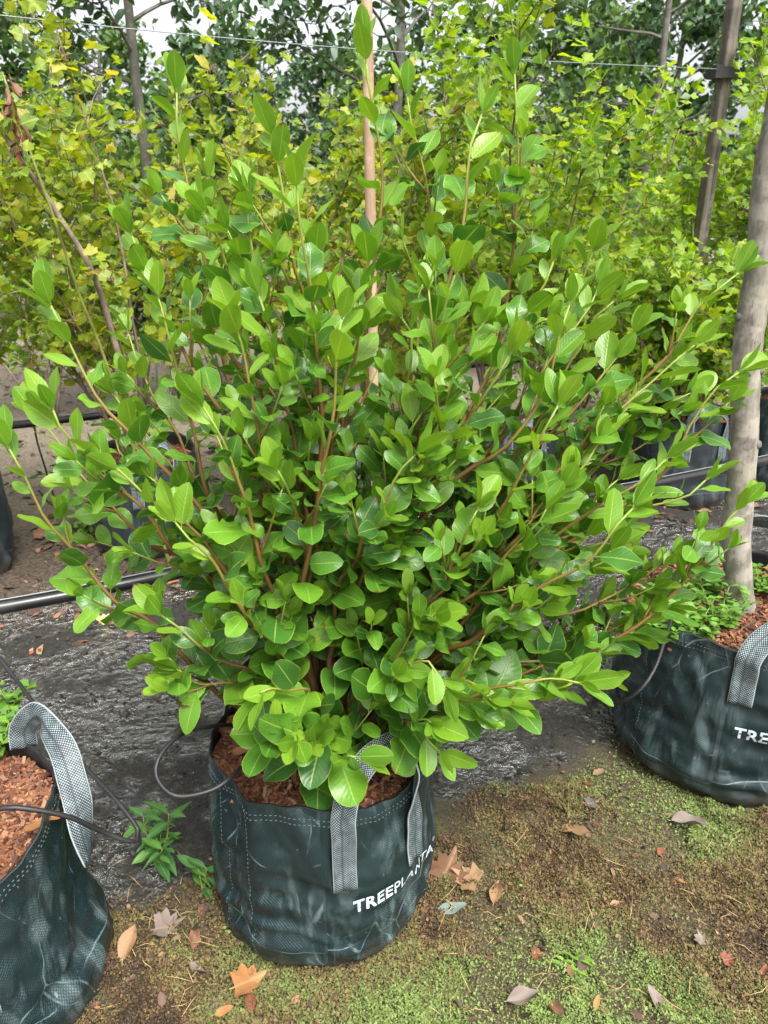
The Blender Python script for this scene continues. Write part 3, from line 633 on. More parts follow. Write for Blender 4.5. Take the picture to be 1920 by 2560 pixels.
# ------------------------------------------------------------------ the glossy bush
VS = 1920 / 1659.0
rg = np.random.default_rng(2024); pr = random.Random(5)
traced = [
 [(640, 1400, 1.28), (672, 1150, 1.22), (715, 960, 1.20), (735, 800, 1.20), (738, 690, 1.20)],
 [(760, 1400, 1.36), (830, 1080, 1.34), (880, 900, 1.34), (945, 700, 1.34), (1000, 480, 1.36), (1040, 250, 1.38)],
 [(770, 1300, 1.46), (790, 900, 1.56), (805, 600, 1.58), (822, 430, 1.58), (815, 280, 1.58), (790, 110, 1.58)],
 [(800, 1300, 1.46), (960, 1000, 1.55), (1070, 800, 1.62), (1105, 560, 1.62), (1120, 350, 1.62), (1112, 160, 1.62)],
 [(700, 1350, 1.40), (665, 780, 1.44), (630, 560, 1.44), (610, 400, 1.44), (590, 300, 1.44)],
 [(690, 1350, 1.46), (560, 900, 1.52), (470, 700, 1.55), (430, 500, 1.55), (400, 330, 1.55), (382, 200, 1.55)],
 [(680, 1400, 1.38), (560, 1050, 1.34), (400, 760, 1.34), (340, 640, 1.34), (285, 510, 1.34)],
 [(660, 1450, 1.36), (480, 1180, 1.30), (330, 1010, 1.28), (220, 870, 1.28), (150, 740, 1.28), (110, 660, 1.28)],
 [(590, 1400, 1.28), (440, 1170, 1.22), (310, 1060, 1.20), (225, 990, 1.20)],
 [(600, 1540, 1.34), (470, 1500, 1.30), (400, 1420, 1.28), (270, 1310, 1.27), (160, 1190, 1.27), (80, 1070, 1.27), (20, 970, 1.27)],
 [(830, 1400, 1.40), (1000, 1200, 1.44), (1180, 1020, 1.48), (1340, 880, 1.48), (1440, 770, 1.48), (1510, 660, 1.48), (1595, 590, 1.48)],
 [(830, 1430, 1.40), (1100, 1220, 1.40), (1300, 1130, 1.40), (1420, 1040, 1.40), (1480, 920, 1.40), (1550, 830, 1.40), (1595, 805, 1.40)],
 [(900, 1470, 1.30), (1040, 1360, 1.22), (1180, 1260, 1.18), (1300, 1180, 1.16), (1365, 1100, 1.16)],
 [(850, 1500, 1.40), (1050, 1440, 1.42), (1200, 1435, 1.42), (1330, 1370, 1.42), (1420, 1310, 1.42), (1500, 1220, 1.42), (1560, 1150, 1.42), (1605, 1090, 1.42)],
 [(850, 1520, 1.30), (980, 1520, 1.20), (1100, 1490, 1.16), (1200, 1465, 1.14), (1250, 1475, 1.13)],
 [(800, 1350, 1.46), (1000, 1050, 1.54), (1150, 870, 1.58), (1220, 700, 1.58), (1280, 545, 1.58)],
 [(790, 1300, 1.46), (880, 900, 1.56), (930, 650, 1.60), (930, 420, 1.60), (880, 210, 1.60)],
 [(700, 1350, 1.46), (560, 1000, 1.6), (480, 800, 1.66), (460, 560, 1.68), (450, 390, 1.68)],
 [(820, 1350, 1.4), (940, 1100, 1.36), (1090, 960, 1.34), (1180, 820, 1.34), (1230, 660, 1.34)],
 [(650, 1500, 1.3), (540, 1330, 1.2), (450, 1200, 1.16), (380, 1130, 1.15)],
 [(640, 1450, 1.3), (560, 1200, 1.22), (500, 1000, 1.2), (440, 880, 1.2)],
 [(720, 1330, 1.32), (800, 1150, 1.2), (850, 1050, 1.17), (900, 980, 1.16)],
 [(700, 1560, 1.28), (670, 1500, 1.2), (600, 1480, 1.14), (560, 1500, 1.12)],
 [(800, 1500, 1.26), (850, 1450, 1.18), (930, 1430, 1.13), (960, 1480, 1.11)],
 [(700, 1640, 1.26), (735, 1640, 1.17), (770, 1635, 1.13)],
 [(680, 1640, 1.26), (640, 1630, 1.17), (600, 1620, 1.14)],
 [(850, 1580, 1.28), (890, 1550, 1.18), (930, 1560, 1.13)],
 [(870, 1350, 1.4), (1130, 1150, 1.44), (1300, 990, 1.46), (1420, 900, 1.46), (1490, 850, 1.46)],
 [(840, 1400, 1.36), (1010, 1290, 1.26), (1100, 1180, 1.22), (1180, 1100, 1.2)],
 [(950, 1480, 1.44), (1130, 1400, 1.5), (1290, 1330, 1.52), (1380, 1370, 1.52)],
 [(700, 1300, 1.36), (640, 1000, 1.3), (600, 780, 1.3), (560, 640, 1.3)],
 [(780, 1300, 1.38), (850, 950, 1.3), (880, 780, 1.28), (870, 690, 1.28)],
 [(900, 1450, 1.44), (1200, 1390, 1.48), (1330, 1350, 1.50), (1440, 1310, 1.50)],
 [(880, 1430, 1.40), (1180, 1340, 1.46), (1340, 1270, 1.48), (1450, 1200, 1.48)],
 [(620, 1480, 1.30), (500, 1440, 1.24), (420, 1380, 1.20), (350, 1330, 1.19)],
 [(860, 1540, 1.28), (960, 1490, 1.18), (1040, 1480, 1.14), (1090, 1520, 1.12)],
 [(880, 1500, 1.34), (1020, 1440, 1.32), (1150, 1425, 1.32), (1290, 1460, 1.32)],
 [(870, 1590, 1.26), (915, 1580, 1.16), (945, 1620, 1.13)],
 [(600, 1520, 1.32), (500, 1480, 1.26), (440, 1480, 1.22), (390, 1450, 1.21)],
]
poly = np.array([(20, 960), (90, 650), (300, 480), (380, 190), (600, 270), (780, 100), (900, 190), (1120, 140), (1180, 380), (1290, 530), (1450, 640), (1600, 580), (1610, 820), (1610, 1100), (1380, 1400), (1250, 1500), (950, 1640), (600, 1600), (430, 1500), (160, 1250)]) * VS
def inpoly(p):
    x, y = p; c = False; j = len(poly) - 1
    for i in range(len(poly)):
        if (poly[i, 1] > y) != (poly[j, 1] > y) and x < (poly[j, 0] - poly[i, 0]) * (y - poly[i, 1]) / (poly[j, 1] - poly[i, 1]) + poly[i, 0]: c = not c
        j = i
    return c
base0 = np.array([-0.135, 1.41, 0.395])
shoots = []
for L in traced:
    pts = [atY(x * VS, y * VS, Y) for x, y, Y in L]
    b = base0 + np.array([rg.uniform(-0.06, 0.06), rg.uniform(-0.06, 0.05), 0])
    low = pts[0]; b[:2] = b[:2] * 0.7 + np.array([np.clip(low[0], -0.26, 0.0), np.clip(low[1], 1.3, 1.5)]) * 0.3
    shoots.append(np.vstack([b, pts]))
tries = 0; nfill = 0
while nfill < 62 and tries < 6000:
    tries += 1
    az = rg.uniform(0, 6.283); tl = R_(rg.uniform(4, 72)); Ls = rg.uniform(0.72, 1.0) * (1.42 - 0.5 * tl / R_(72))
    d = np.array([math.sin(tl) * math.cos(az), math.sin(tl) * math.sin(az), math.cos(tl)])
    d[1] *= 0.42 if d[1] < 0 else 0.62
    tip = base0 + d * Ls
    q = proj(tip)
    if not inpoly(q[:2]): continue
    if (q[0] < 470 * VS and q[1] > 960 * VS) or (q[0] > 1380 * VS and q[1] > 1080 * VS) or (abs(q[0] - 800 * VS) < 75 and q[1] < 520 * VS): continue
    if tl < R_(30) and rg.random() < 0.62: continue      # airy sides
    b = base0 + np.array([rg.uniform(-0.07, 0.07), rg.uniform(-0.06, 0.06), 0])
    m1 = b + (tip - b) * 0.38 * np.array([0.8, 0.8, 1.05]) + rg.normal(size=3) * 0.02; m2 = b + (tip - b) * 0.72 * np.array([0.95, 0.95, 1.02]) + rg.normal(size=3) * 0.02
    shoots.append(np.vstack([b, m1, m2, tip])); nfill += 1
bush = thing('griselinia_bush', 'big bushy evergreen shrub with glossy rounded green leaves in a lettered bag', 'bush', base0)
LK, STEMS = [], []
LP, LD, LN, LS, LY = [], [], [], [], []      # leaf position, direction, normal, size, youth
def leaves_along(P, start, scale, phase, leader=True):
    ln = np.concatenate([[0], np.cumsum(np.linalg.norm(np.diff(P, axis=0), axis=1))]); tot = ln[-1]
    T = nrm(np.gradient(P, axis=0)); s_ = start * tot; k = 0; out = []
    while s_ < tot:
        f = s_ / tot; p = np.array([np.interp(s_, ln, P[:, c]) for c in range(3)]); t = nrm(np.array([np.interp(s_, ln, T[:, c]) for c in range(3)]))
        a = phase + k * 2.4 + rg.normal() * 0.25
        r1 = nrm(np.cross(t, np.array([0.31, 0.2, 1.0]))); r2 = np.cross(t, r1); rad = r1 * math.cos(a) + r2 * math.sin(a)
        out_ = p - np.array([base0[0], base0[1] + 0.12, p[2]]); out_ = nrm(out_ + 1e-6)
        rad = nrm(rad + out_ * 0.35 + np.array([0, -0.12, 0.0]))
        ins = 0.95 - 0.45 * f if leader else 0.8
        d = nrm(t * (1 - ins * 0.62) + rad * (0.55 + 0.45 * ins) + np.array([0, 0, 0.12 - 0.34 * (1 - f) * (1.0 if p[2] < 1.1 else 0.5)]) + rg.normal(size=3) * 0.13)
        n = nrm(t * 0.45 + np.array([0, -0.16, 0.62]) + out_ * (0.45 if p[2] < 1.15 else 0.15) - rad * 0.15 + rg.normal(size=3) * 0.30)
        sz = scale * (0.098 - 0.024 * f ** 2) * (1.08 if p[2] < 0.75 else 0.94) * rg.uniform(0.62, 1.18)
        LP.append(p); LD.append(d); LN.append(n); LS.append(sz); LY.append(f > 0.9 or (f > 0.75 and rg.random() < 0.3))
        if leader: out.append((p, t, rad, f))
        s_ += scale * rg.uniform(0.033, 0.056) * (1.08 - 0.30 * f); k += 1
    for q in range(3):                             # bunched young tip
        t = T[-1]; a = q * 2.1 + phase; r1 = nrm(np.cross(t, np.array([0.31, 0.2, 1.0]))); rad = r1 * math.cos(a) + np.cross(t, r1) * math.sin(a)
        LP.append(P[-1]); LD.append(nrm(t * 1.25 + rad * 0.55)); LN.append(nrm(-rad * 0.8 + np.array([0, -0.1, 0.5]))); LS.append(scale * rg.uniform(0.05, 0.08)); LY.append(True)
    return out
for k, S in enumerate(shoots):
    P = smooth_path(S, 30); L = np.linalg.norm(np.diff(P, axis=0), axis=1).sum()
    P[1:-1] += (np.stack([vnoise(np.stack([np.arange(30) * 0.35, np.full(30, k * 3.7 + c)], -1)) for c in range(3)], -1)[1:-1] - 0.5) * 0.022
    r0 = 0.0036 + 0.0060 * min(1, L / 1.3)
    parts = [tube(P, np.linspace(r0, 0.0016, 30) * (1 + 0.12 * (np.arange(30) % 4 == 0)), 7)]
    parts[0][2][:, 1] = parts[0][2][:, 1] / max(L, 0.1)
    small = L < 0.45
    nodes = leaves_along(P, 0.20 if small else (0.16 if P[-1, 2] < 0.85 else rg.uniform(0.28, 0.42) if k < len(traced) else rg.uniform(0.36, 0.52)), 1.0, rg.uniform(0, 6))
    for (p, t, rad, f) in nodes:
        if 0.25 < f < 0.88 and rg.random() < (0.25 if not small else 0.1):
            l2 = rg.uniform(0.06, 0.17) * (1.1 - 0.5 * f); d2 = nrm(t * 0.85 + rad * 0.65 + np.array([0, 0, 0.1])); Q = np.stack([p, p + d2 * l2 * 0.5 + t * 0.004, p + d2 * l2 + np.array([0, 0, 0.02])])
            Q = smooth_path(Q, 7); tb = tube(Q, np.linspace(0.0026, 0.0014, 7), 5); tb[2][:, 1] = 0.62 + 0.38 * tb[2][:, 1] / l2; parts.append(tb)
            leaves_along(Q, 0.3, 0.72, rg.uniform(0, 6), False)
    V, F, uv, _ = join(parts)
    STEMS.append(link('stem', mesh_np('stem', V - base0, F, m_shoot, uv), bush)); LK += [k] * (len(LP) - len(LK))
# thick old stems at the foot
for a in ((-0.06, 0.01, -0.10, 0.02, 0.40), (0.0, 0.02, 0.03, 0.06, 0.45), (-0.02, -0.03, -0.03, -0.02, 0.33), (0.05, 0.0, 0.13, 0.03, 0.36)):
    P = smooth_path(np.array([base0 + [a[0], a[1], -0.01], base0 + [(a[0] + a[2]) / 2 + 0.01, (a[1] + a[3]) / 2, a[4] * 0.5], base0 + [a[2] * 1.4, a[3] * 1.4, a[4]]]), 14)
    V, F, uv = tube(P, np.linspace(0.017, 0.010, 14), 9); link('old_stem', mesh_np('old_stem', V - base0, F, m_stem, uv), bush)
LP, LD, LN, LS, LY, LK = map(np.array, (LP, LD, LN, LS, LY, LK))
# keep leaves off the handle arch and out of the mulch and the lens
ok = (LP[:, 2] > 0.41) & (LP[:, 1] > 0.98)
LP, LD, LN, LS, LY, LK = LP[ok], LD[ok], LN[ok], LS[ok], LY[ok], LK[ok]
Rm = frames(LD, LN)
tip_z = LP[:, 2] + Rm[:, 2, 1] * LS
low = tip_z < 0.43
LD[low, 2] += 0.5; Rm = frames(LD, LN)
T_ALL = T_GRIS + T_YOUNG
vi = np.where(LY, rg.integers(0, len(T_YOUNG), len(LP)), rg.integers(0, len(T_GRIS), len(LP)))
print('bush leaves', len(LP), 'young', LY.sum())
rv = rg.random(len(LP))
# one shared visibility mesh for choosing the leaves that show
allV, allF, _, _ = scatter(T_ALL, np.where(LY, vi + len(T_GRIS), vi), LP, Rm, LS, rv)
tri = [f for g in allF for f in g.tolist()]
BUSH_BVH = BVHTree.FromPolygons(allV.tolist(), tri)
o_ = ~LY
add_leaves(bush, 'g', T_GRIS, m_gris, vi[o_], LP[o_], Rm[o_], LS[o_], rv[o_], 235, extra_bvh=BUSH_BVH, owners=[STEMS[q] for q in LK[o_]])
add_leaves(bush, 'y', T_YOUNG, m_gris_y, vi[LY], LP[LY], Rm[LY], LS[LY], rv[LY], 65, name='leaf', mass='young_foliage', extra_bvh=BUSH_BVH, owners=[STEMS[q] for q in LK[LY]])

# ------------------------------------------------------------------ generic woody plants
class Plant:
    def __init__(s, seed): s.r = np.random.default_rng(seed); s.tubes, s.lp, s.ld = [], [], []; s.first = None
    def branch(s, p, d, L, r, n=7, droop=0.0, wob=0.08, up=0.0):
        P = [np.array(p, float)]; d = nrm(d)
        for k in range(n):
            d = nrm(d + s.r.normal(size=3) * wob + np.array([0, 0, up - droop * (k / n)])); P.append(P[-1] + d * L / n)
        P = np.array(P); s.tubes.append((P, np.linspace(r, max(r * 0.35, 0.0012), len(P)))); return P
    def leaves(s, P, step, f0=0.1, spread=0.9, pair=True):
        ln = np.linalg.norm(P[-1] - P[0]); k = max(2, int(ln / step))
        for f in np.linspace(f0, 1.0, k):
            x = f * (len(P) - 1); i = min(int(x), len(P) - 2); p = P[i] + (P[i + 1] - P[i]) * (x - i); t = nrm(P[i + 1] - P[i])
            for sg in ((1, -1) if pair else (s.r.choice([1, -1]),)):
                rad = nrm(np.cross(t, s.r.normal(size=3)))
                s.lp.append(p); s.ld.append(nrm(t * 0.5 + rad * spread * sg + np.array([0, 0, 0.05])))
def off_dir(r, t, ang):
    rad = nrm(np.cross(t, r.normal(size=3))); return nrm(t * math.cos(ang) + rad * math.sin(ang))
def finish(root, pl, trunk_name, trunk_n, bark, tpls, kind, mat, size, n_parts, sides=6, up=(0, -0.1, 1.0), jit=0.45, mass='foliage', mod=None):
    o0 = np.array(root.location)
    big = pl.tubes[:trunk_n]; rest = pl.tubes[trunk_n:]
    if mass == 'crown': rest = [q for q in rest if q[1][0] > 0.0021]      # thinnest twigs are lost in the leaves at that distance
    for (P, r) in big:
        V, F, uv = tube(P, r, 10 if r[0] > 0.02 else sides); link(trunk_name, mesh_np(trunk_name, V - o0, F, bark, uv), root)
    if rest:
        V, F, uv, _ = join([tube(P[::2] if len(P) > 4 and r[0] < 0.004 else P, r[::2] if len(P) > 4 and r[0] < 0.004 else r, 3, False) for P, r in rest]); o = link('twigs', mesh_np('twigs', V - o0, F, bark, uv), root); o['kind'] = 'stuff'
    lp, ld = np.array(pl.lp), np.array(pl.ld); n = len(lp)
    N = nrm(np.array(up)[None] + pl.r.normal(size=(n, 3)) * jit); Rm = frames(ld, N)
    s = size * pl.r.uniform(0.55, 1.2, n); rnd = pl.r.random(n)
    if mod is not None: rnd = mod(lp, rnd, pl.r)
    add_leaves(root, kind, tpls, mat, pl.r.integers(0, len(tpls), n), lp, Rm, s, rnd, n_parts, mass=mass, extra_bvh=BUSH_BVH)
    return n
def make_shrub(name, label, cat, base, seed, n_canes, height, spread, tpls, kind, mat, bark, size, n_parts, step=0.055, twig=0.5, group=None, seedheads=0, toward=(0, 0)):
    root = thing(name, label, cat, base, group); pl = Plant(seed); r = pl.r; b = np.array(base, float)
    canes = []
    for k in range(n_canes):
        az = k * 2.399 + r.uniform(-0.4, 0.4); tl = r.uniform(0.05, 1.0) * spread / height
        d = np.array([math.cos(az) * tl + toward[0], math.sin(az) * tl + toward[1], 1.0])
        canes.append(pl.branch(b + np.array([math.cos(az) * 0.06, math.sin(az) * 0.06, 0]), d, height * r.uniform(0.72, 1.05), r.uniform(0.006, 0.011), 12, 0.02, 0.09, 0.02))
    tips = []
    for P in canes:
        for i in range(4 if height > 1.2 else 2, len(P)):
            for q in range(2 if i < len(P) - 1 else 3):
                if r.random() < 0.9:
                    t = nrm(P[i] - P[i - 1]); Q = pl.branch(P[i] + (P[i - 1] - P[i]) * r.random(), off_dir(r, t, r.uniform(0.6, 1.3)), twig * r.uniform(0.35, 1.0) * (1.15 - 0.6 * i / len(P)), 0.003, 5, 0.05, 0.12, 0.12)
                    pl.leaves(Q, step); tips.append(Q[-1])
                    if r.random() < 0.45:
                        Q2 = pl.branch(Q[3], off_dir(r, nrm(Q[-1] - Q[0]), 0.8), twig * r.uniform(0.2, 0.5), 0.002, 4, 0.0, 0.1, 0.1); pl.leaves(Q2, step)
        pl.leaves(P[7:], step)
    n = finish(root, pl, 'cane', n_canes, bark, tpls, kind, mat, size, n_parts, up=(0, -0.35, 0.9), jit=0.5)
    if seedheads:
        pick = [tips[i] for i in r.permutation(len(tips))[:seedheads]]
        for c in pick:
            parts = []
            for q in range(14):
                a = nrm(r.normal(size=3)) * np.array([1, 1, 0.7]); e = c + a * r.uniform(0.012, 0.034); parts.append(tube(np.stack([c - np.array([0, 0, 0.015]), (c + e) / 2, e]), [0.0012, 0.001, r.uniform(0.003, 0.005)], 4))
            V, F, uv, _ = join(parts); link('seed_head', mesh_np('seed_head', V - b, F, m_seed, uv), root)
    return root
def make_tree(name, label, cat, base, seed, height, r0, clear, crown, tpls, kind, mat, bark, size, n_limb=14, step=0.06, n_parts=0, group=None, lean=(0, 0), sub=5, tie=None, top=0.35):
    root = thing(name, label, cat, base, group); pl = Plant(seed); r = pl.r; b = np.array(base, float)
    P = pl.branch(b, (lean[0], lean[1], 1), height, r0, 18, 0, 0.025, 0.03)
    pl.tubes[0] = (P, np.linspace(r0 * 1.05, r0 * top, len(P)))
    i0 = clear / height * (len(P) - 1)
    for k in range(n_limb):
        x = i0 + (len(P) - 1.5 - i0) * (k + 0.5) / n_limb; i = int(x); p = P[i] + (P[i + 1] - P[i]) * (x - i); h = (p[2] - clear) / (height - clear)
        az = k * 2.399 + r.uniform(-0.5, 0.5); el = r.uniform(0.15, 0.7); Lb = crown * (1.0 - 0.55 * h) * r.uniform(0.7, 1.1)
        Q = pl.branch(p, (math.cos(az), math.sin(az), el), Lb, r0 * 0.32, 8, 0.03, 0.10, 0.05)
        for j in range(2, len(Q)):
            for _ in range(2):
                t = nrm(Q[j] - Q[j - 1]); S = pl.branch(Q[j], off_dir(r, t, r.uniform(0.5, 1.2)), Lb * r.uniform(0.25, 0.5), r0 * 0.1, 5, 0.05, 0.14, 0.04); pl.leaves(S, step, 0.15)
                for _2 in range(sub):
                    q = r.integers(1, len(S)); W = pl.branch(S[q], off_dir(r, nrm(S[-1] - S[0]), r.uniform(0.5, 1.3)), Lb * r.uniform(0.1, 0.25), 0.002, 3, 0.05, 0.15, 0.03); pl.leaves(W, step)
    n = finish(root, pl, 'trunk', 1, bark, tpls, kind, mat, size, n_parts, up=(0, -0.2, 1), jit=0.6, mass='crown')
    if tie:
        for z in tie:
            i = int(z / height * (len(P) - 1)); c = P[i]; V, F, uv = tube(np.array([c - [0, 0, 0.03], c + [0, 0, 0.03]]), r0 * 1.15, 14); link('tie_band', mesh_np('tie_band', V - b, F, m_tie, uv), root)
    return root, n

# second row: yellowing shrubs to one side, lime-green shrubs to the other, each in its bag
tot = 0
sh_lab = ['yellowing shrub with brown seed heads in the muddy scuffed bag', 'yellowing shrub with brown seed heads in the blue black bag between the pipes', 'yellowing shrub with brown seed heads behind the pale wooden stake', 'lime green shrub crowded behind the big bush, next to the yellowing shrubs',
          'low lime green shrub directly in front of the timber post', 'lime green shrub behind the upper grey trunk', 'lime green shrub at the far end of the second row']
for k, b in enumerate(row2):
    base = (b.c[0], b.c[1], b.mz)
    if k <= 2: make_shrub('viburnum_shrub', sh_lab[k], 'shrub', base, 100 + k, 11, 1.72 if k else 1.75, 0.75, T_VIB, 'v', m_vib, m_cane, 0.066, 60, 0.047, 0.5, 'yellowing shrubs of the second row', 26)
    else: make_shrub('ninebark_shrub', sh_lab[k], 'shrub', base, 100 + k, 13, 1.0 if k == 4 else 1.85, 0.8 if k != 4 else 0.7, T_LIME, 'l', m_lime, m_cane, 0.070, 60, 0.043, 0.5, 'lime green shrubs of the second row', 6)
# one more lime shrub filling the gap beside the post and one behind the bush
for (x, y, sd, h) in ((1.15, 4.75, 131, 2.0), (2.0, 5.2, 132, 2.1), (0.15, 4.9, 133, 1.9), (-2.5, 3.55, 134, 1.9)):
    vb = x < 0.4
    make_shrub('viburnum_shrub' if vb else 'ninebark_shrub', 'yellowing shrub filling in just behind the second row' if vb else ('lime green shrub just behind the second row between the pale stake and the timber post' if sd == 131 else 'lime green shrub just behind the timber post'), 'shrub', (x, y, 0), sd, 12, h, 0.8,
               T_VIB if vb else T_LIME, 'v' if vb else 'l', m_vib if vb else m_lime, m_cane, 0.066, 30, 0.046, 0.5, 'yellowing shrubs behind the second row' if vb else 'lime green shrubs behind the second row', 8)
# third row: young trees with bare trunks, green undergrowth between them
def at_row3(px, off=0.0):
    r = (px - 960) / FPX; d = ray(px, 700)[:2]; p0 = ROW2 + PERP * (2.2 + off)
    t = np.linalg.solve(np.stack([d, -ROW], -1), p0)[0]; return d * t
t3 = []
for px, sd, r0, lab in ((375, 201, 0.046, 'dark leafy young tree with a slim bare trunk behind the yellowing shrubs'), (950, 202, 0.05, 'dark leafy young tree with black tie bands directly behind the pale stake'), (1560, 203, 0.045, 'dark leafy young tree rising behind the lime green shrubs'), (-150, 204, 0.045, 'dark leafy young tree at the open end of the third row')):
    p = at_row3(px); make_tree('young_tree', lab, 'tree', (p[0], p[1], 0), sd, 4.2, r0, 2.0, 1.3, T_SMALL, 'd', m_dark, m_dark_bark, 0.085, 12, 0.075, 0, None, sub=2, tie=(2.3,) if sd == 202 else None)
for k, px in enumerate((60, 300, 560, 800, 1080, 1330, 1600, 1850)):
    p = at_row3(px, 0.35)
    make_shrub('green_shrub', 'fresh green shrub growing between the slim trunks of the third row', 'shrub', (p[0], p[1], 0), 220 + k, 9, 1.9 + 0.25 * (k % 3), 0.9, T_SMALL, 'm', m_mid if k % 2 else m_lime, m_cane, 0.085, 0, 0.06, 0.55, 'green shrubs of the third row')
# trees closing the view far behind
rf = np.random.default_rng(77)
far_spots = [(-7.5, 12.0, 4.6, 0), (-4.6, 10.5, 4.2, 1), (-2.4, 12.5, 3.9, 0), (0.1, 13.5, 3.6, 1), (1.9, 11.0, 4.3, 1), (3.9, 12.0, 4.9, 0), (6.2, 11.0, 4.6, 1), (8.6, 13.0, 5.0, 0), (-10.5, 14, 5.0, 1), (-0.9, 17, 4.4, 0), (4.6, 17, 5.2, 1), (-5.8, 17, 5.0, 1), (9.5, 17, 5.5, 1)]
for k, (x, y, h, m) in enumerate(far_spots):
    make_tree('background_tree', 'bushy dark green tree in the far background' if m == 0 else 'bushy mid green tree in the far background', 'tree', (x, y, 0), 300 + k, h * 0.9, 0.07, 0.5, 1.8, T_TINY, 'f', m_dark if m == 0 else m_mid, m_dark_bark, 0.14, 20, 0.10, 0, 'dark green trees far behind' if m == 0 else 'mid green trees far behind', sub=3)

# the smooth grey trunk in the big bag
tb = np.array([1.06, 1.98, 0.42])
tr = thing('nursery_tree', 'tree with smooth grey knobbly trunk standing in the large bag', 'tree', tb)
trunk_px = [(1850, 1545, 1.98), (1843, 1400, 1.98), (1842, 1320, 1.98), (1853, 1200, 1.99), (1861, 1060, 2.0), (1867, 900, 2.0), (1880, 780, 2.0), (1904, 640, 2.0), (1918, 450, 2.0), (1956, 247, 2.0), (1992, 60, 2.0), (2020, -150, 2.0), (2040, -420, 2.0)]
tp_ = np.array([atY(*q) for q in trunk_px]); tp_[0, 2] = min(tp_[0, 2], 0.42); tp_ = np.vstack([tp_[0] - [0, 0, 0.05], tp_])
P = smooth_path(tp_, 70); zz = P[:, 2]
rr = np.interp(zz, [0.4, 0.5, 1.0, 1.6, 2.4, 3.4], [0.050, 0.039, 0.036, 0.034, 0.030, 0.02])
for zk, a in ((0.93, 0.05), (1.27, 0.07), (1.44, 0.10), (1.66, 0.08), (0.72, 0.05), (1.82, 0.08)): rr = rr * (1 + a * np.exp(-((zz - zk) / 0.018) ** 2))
V, F, uv = tube(P, rr, 24)
V = V + (fbm(V, 18.0, 3) - 0.5)[:, None] * 0.006 * nrm(np.column_stack([V[:, 0] - np.interp(V[:, 2], zz, P[:, 0]), V[:, 1] - np.interp(V[:, 2], zz, P[:, 1]), np.zeros(len(V))]))
trk = link('trunk', mesh_np('trunk', V - tb, F, m_grey_bark, uv), tr)
for zk, az in ((1.27, 3.3), (1.44, 3.6), (1.66, 2.9), (0.93, 5.6), (1.13, 5.9), (1.82, 4.4)):           # branch collars and pruned knots
    i = int(np.argmin(np.abs(zz - zk))); c = P[i]; d = np.array([math.cos(az), math.sin(az), 0.35]); rk = rr[i]
    V, F, uv = tube(np.array([c + d * rk * 0.5, c + d * rk * 0.95, c + d * rk * 1.12]), [0.017, 0.012, 0.008], 10); link('pruned_knot', mesh_np('pruned_knot', V - tb, F, m_dark_bark, uv), trk)
pl = Plant(900)
for k in range(14):
    i = int(np.interp(k, [0, 13], [62, 69])); az = k * 2.4; Q = pl.branch(P[i], (math.cos(az), math.sin(az), 0.8), 0.9, 0.011, 8, 0.02, 0.1)
    for j in range(2, 9):
        S = pl.branch(Q[j], off_dir(pl.r, nrm(Q[j] - Q[j - 1]), 0.9), 0.35, 0.003, 4); pl.leaves(S, 0.07)
finish(tr, pl, 'limb', 0, m_grey_bark, T_SMALL, 'm', m_mid, 0.09, 0, mass='crown')

# ------------------------------------------------------------------ stake, post, wire, pipes, tubes
s0, s1 = atY(912, -260, 2.35), atY(935, 1000, 2.35); d = (s1 - s0) / (s1[2] - s0[2]); bot = s0 + d * (-0.02 - s0[2])
P = np.array([bot + (s0 - bot) * t for t in np.linspace(0, 1, 24)]); V, F, uv = tube(P, 0.0148 + 0.0006 * np.sin(np.arange(24) * 1.7), 18)
tag(link('stake', mesh_np('stake', V, F, m_stake, uv)), 'smooth round pale wooden stake standing behind the big glossy bush', 'stake')
pc = atY(1810, 185, 4.35); pb = np.array([pc[0], pc[1], 0.0])
post = thing('fence_post', 'weathered square timber post carrying the overhead wire', 'post', pb)
def timber(h, wx, seed):
    n = 26; zs = np.linspace(-0.02, h, n); V = []; rgt = np.random.default_rng(seed)
    ch = 0.16; ring = np.array([(-1, -1 + ch), (-1 + ch, -1), (0.05, -1.0), (0.13, -0.93), (0.2, -1.0), (1 - ch, -1), (1, -1 + ch), (1, 1 - ch), (1 - ch, 1), (-1 + ch, 1), (-1, 1 - ch)])
    for z in zs: V.append(np.column_stack([ring * wx * (1 + rgt.normal(size=ring.shape) * 0.012), np.full(len(ring), z)]))
    m = len(ring); V = np.vstack(V); i = np.arange(n - 1)[:, None] * m; j = np.arange(m)[None]; j2 = (j + 1) % m
    F = np.stack([i + j, i + j2, i + m + j2, i + m + j], -1).reshape(-1, 4)
    return V, [F, (np.arange(m) + (n - 1) * m)[None]]
V, F = timber(2.75, 0.029, 3); a = 0.35; Rz = np.array([[math.cos(a), -math.sin(a), 0], [math.sin(a), math.cos(a), 0], [0, 0, 1]])
link('timber', mesh_np('timber', V @ Rz.T, F, m_post, None, smooth=False), post)
zc_ = pc[2]
cl = []
for (cx, cy, hx, hy, hz) in ((0, -0.052, 0.058, 0.008, 0.024), (0, 0.052, 0.058, 0.008, 0.020), (-0.052, 0, 0.008, 0.05, 0.020), (0.052, 0, 0.008, 0.05, 0.020), (-0.078, -0.045, 0.024, 0.016, 0.028), (0.075, -0.03, 0.026, 0.03, 0.018)):
    cl.append(box((cx, cy, zc_), (hx, hy, hz), np.eye(3)))
V, F, uv, _ = join(cl); link('wire_clamp', mesh_np('wire_clamp', V @ Rz.T, F, m_tie, uv, smooth=False), post)
V, F, uv = tube(np.array([[0.02, -0.05, 1.36], [0.045, -0.055, 1.362]]), 0.006, 8); link('staple', mesh_np('staple', V @ Rz.T, F, m_wire, uv), post)
wz = pc[2] + 0.012
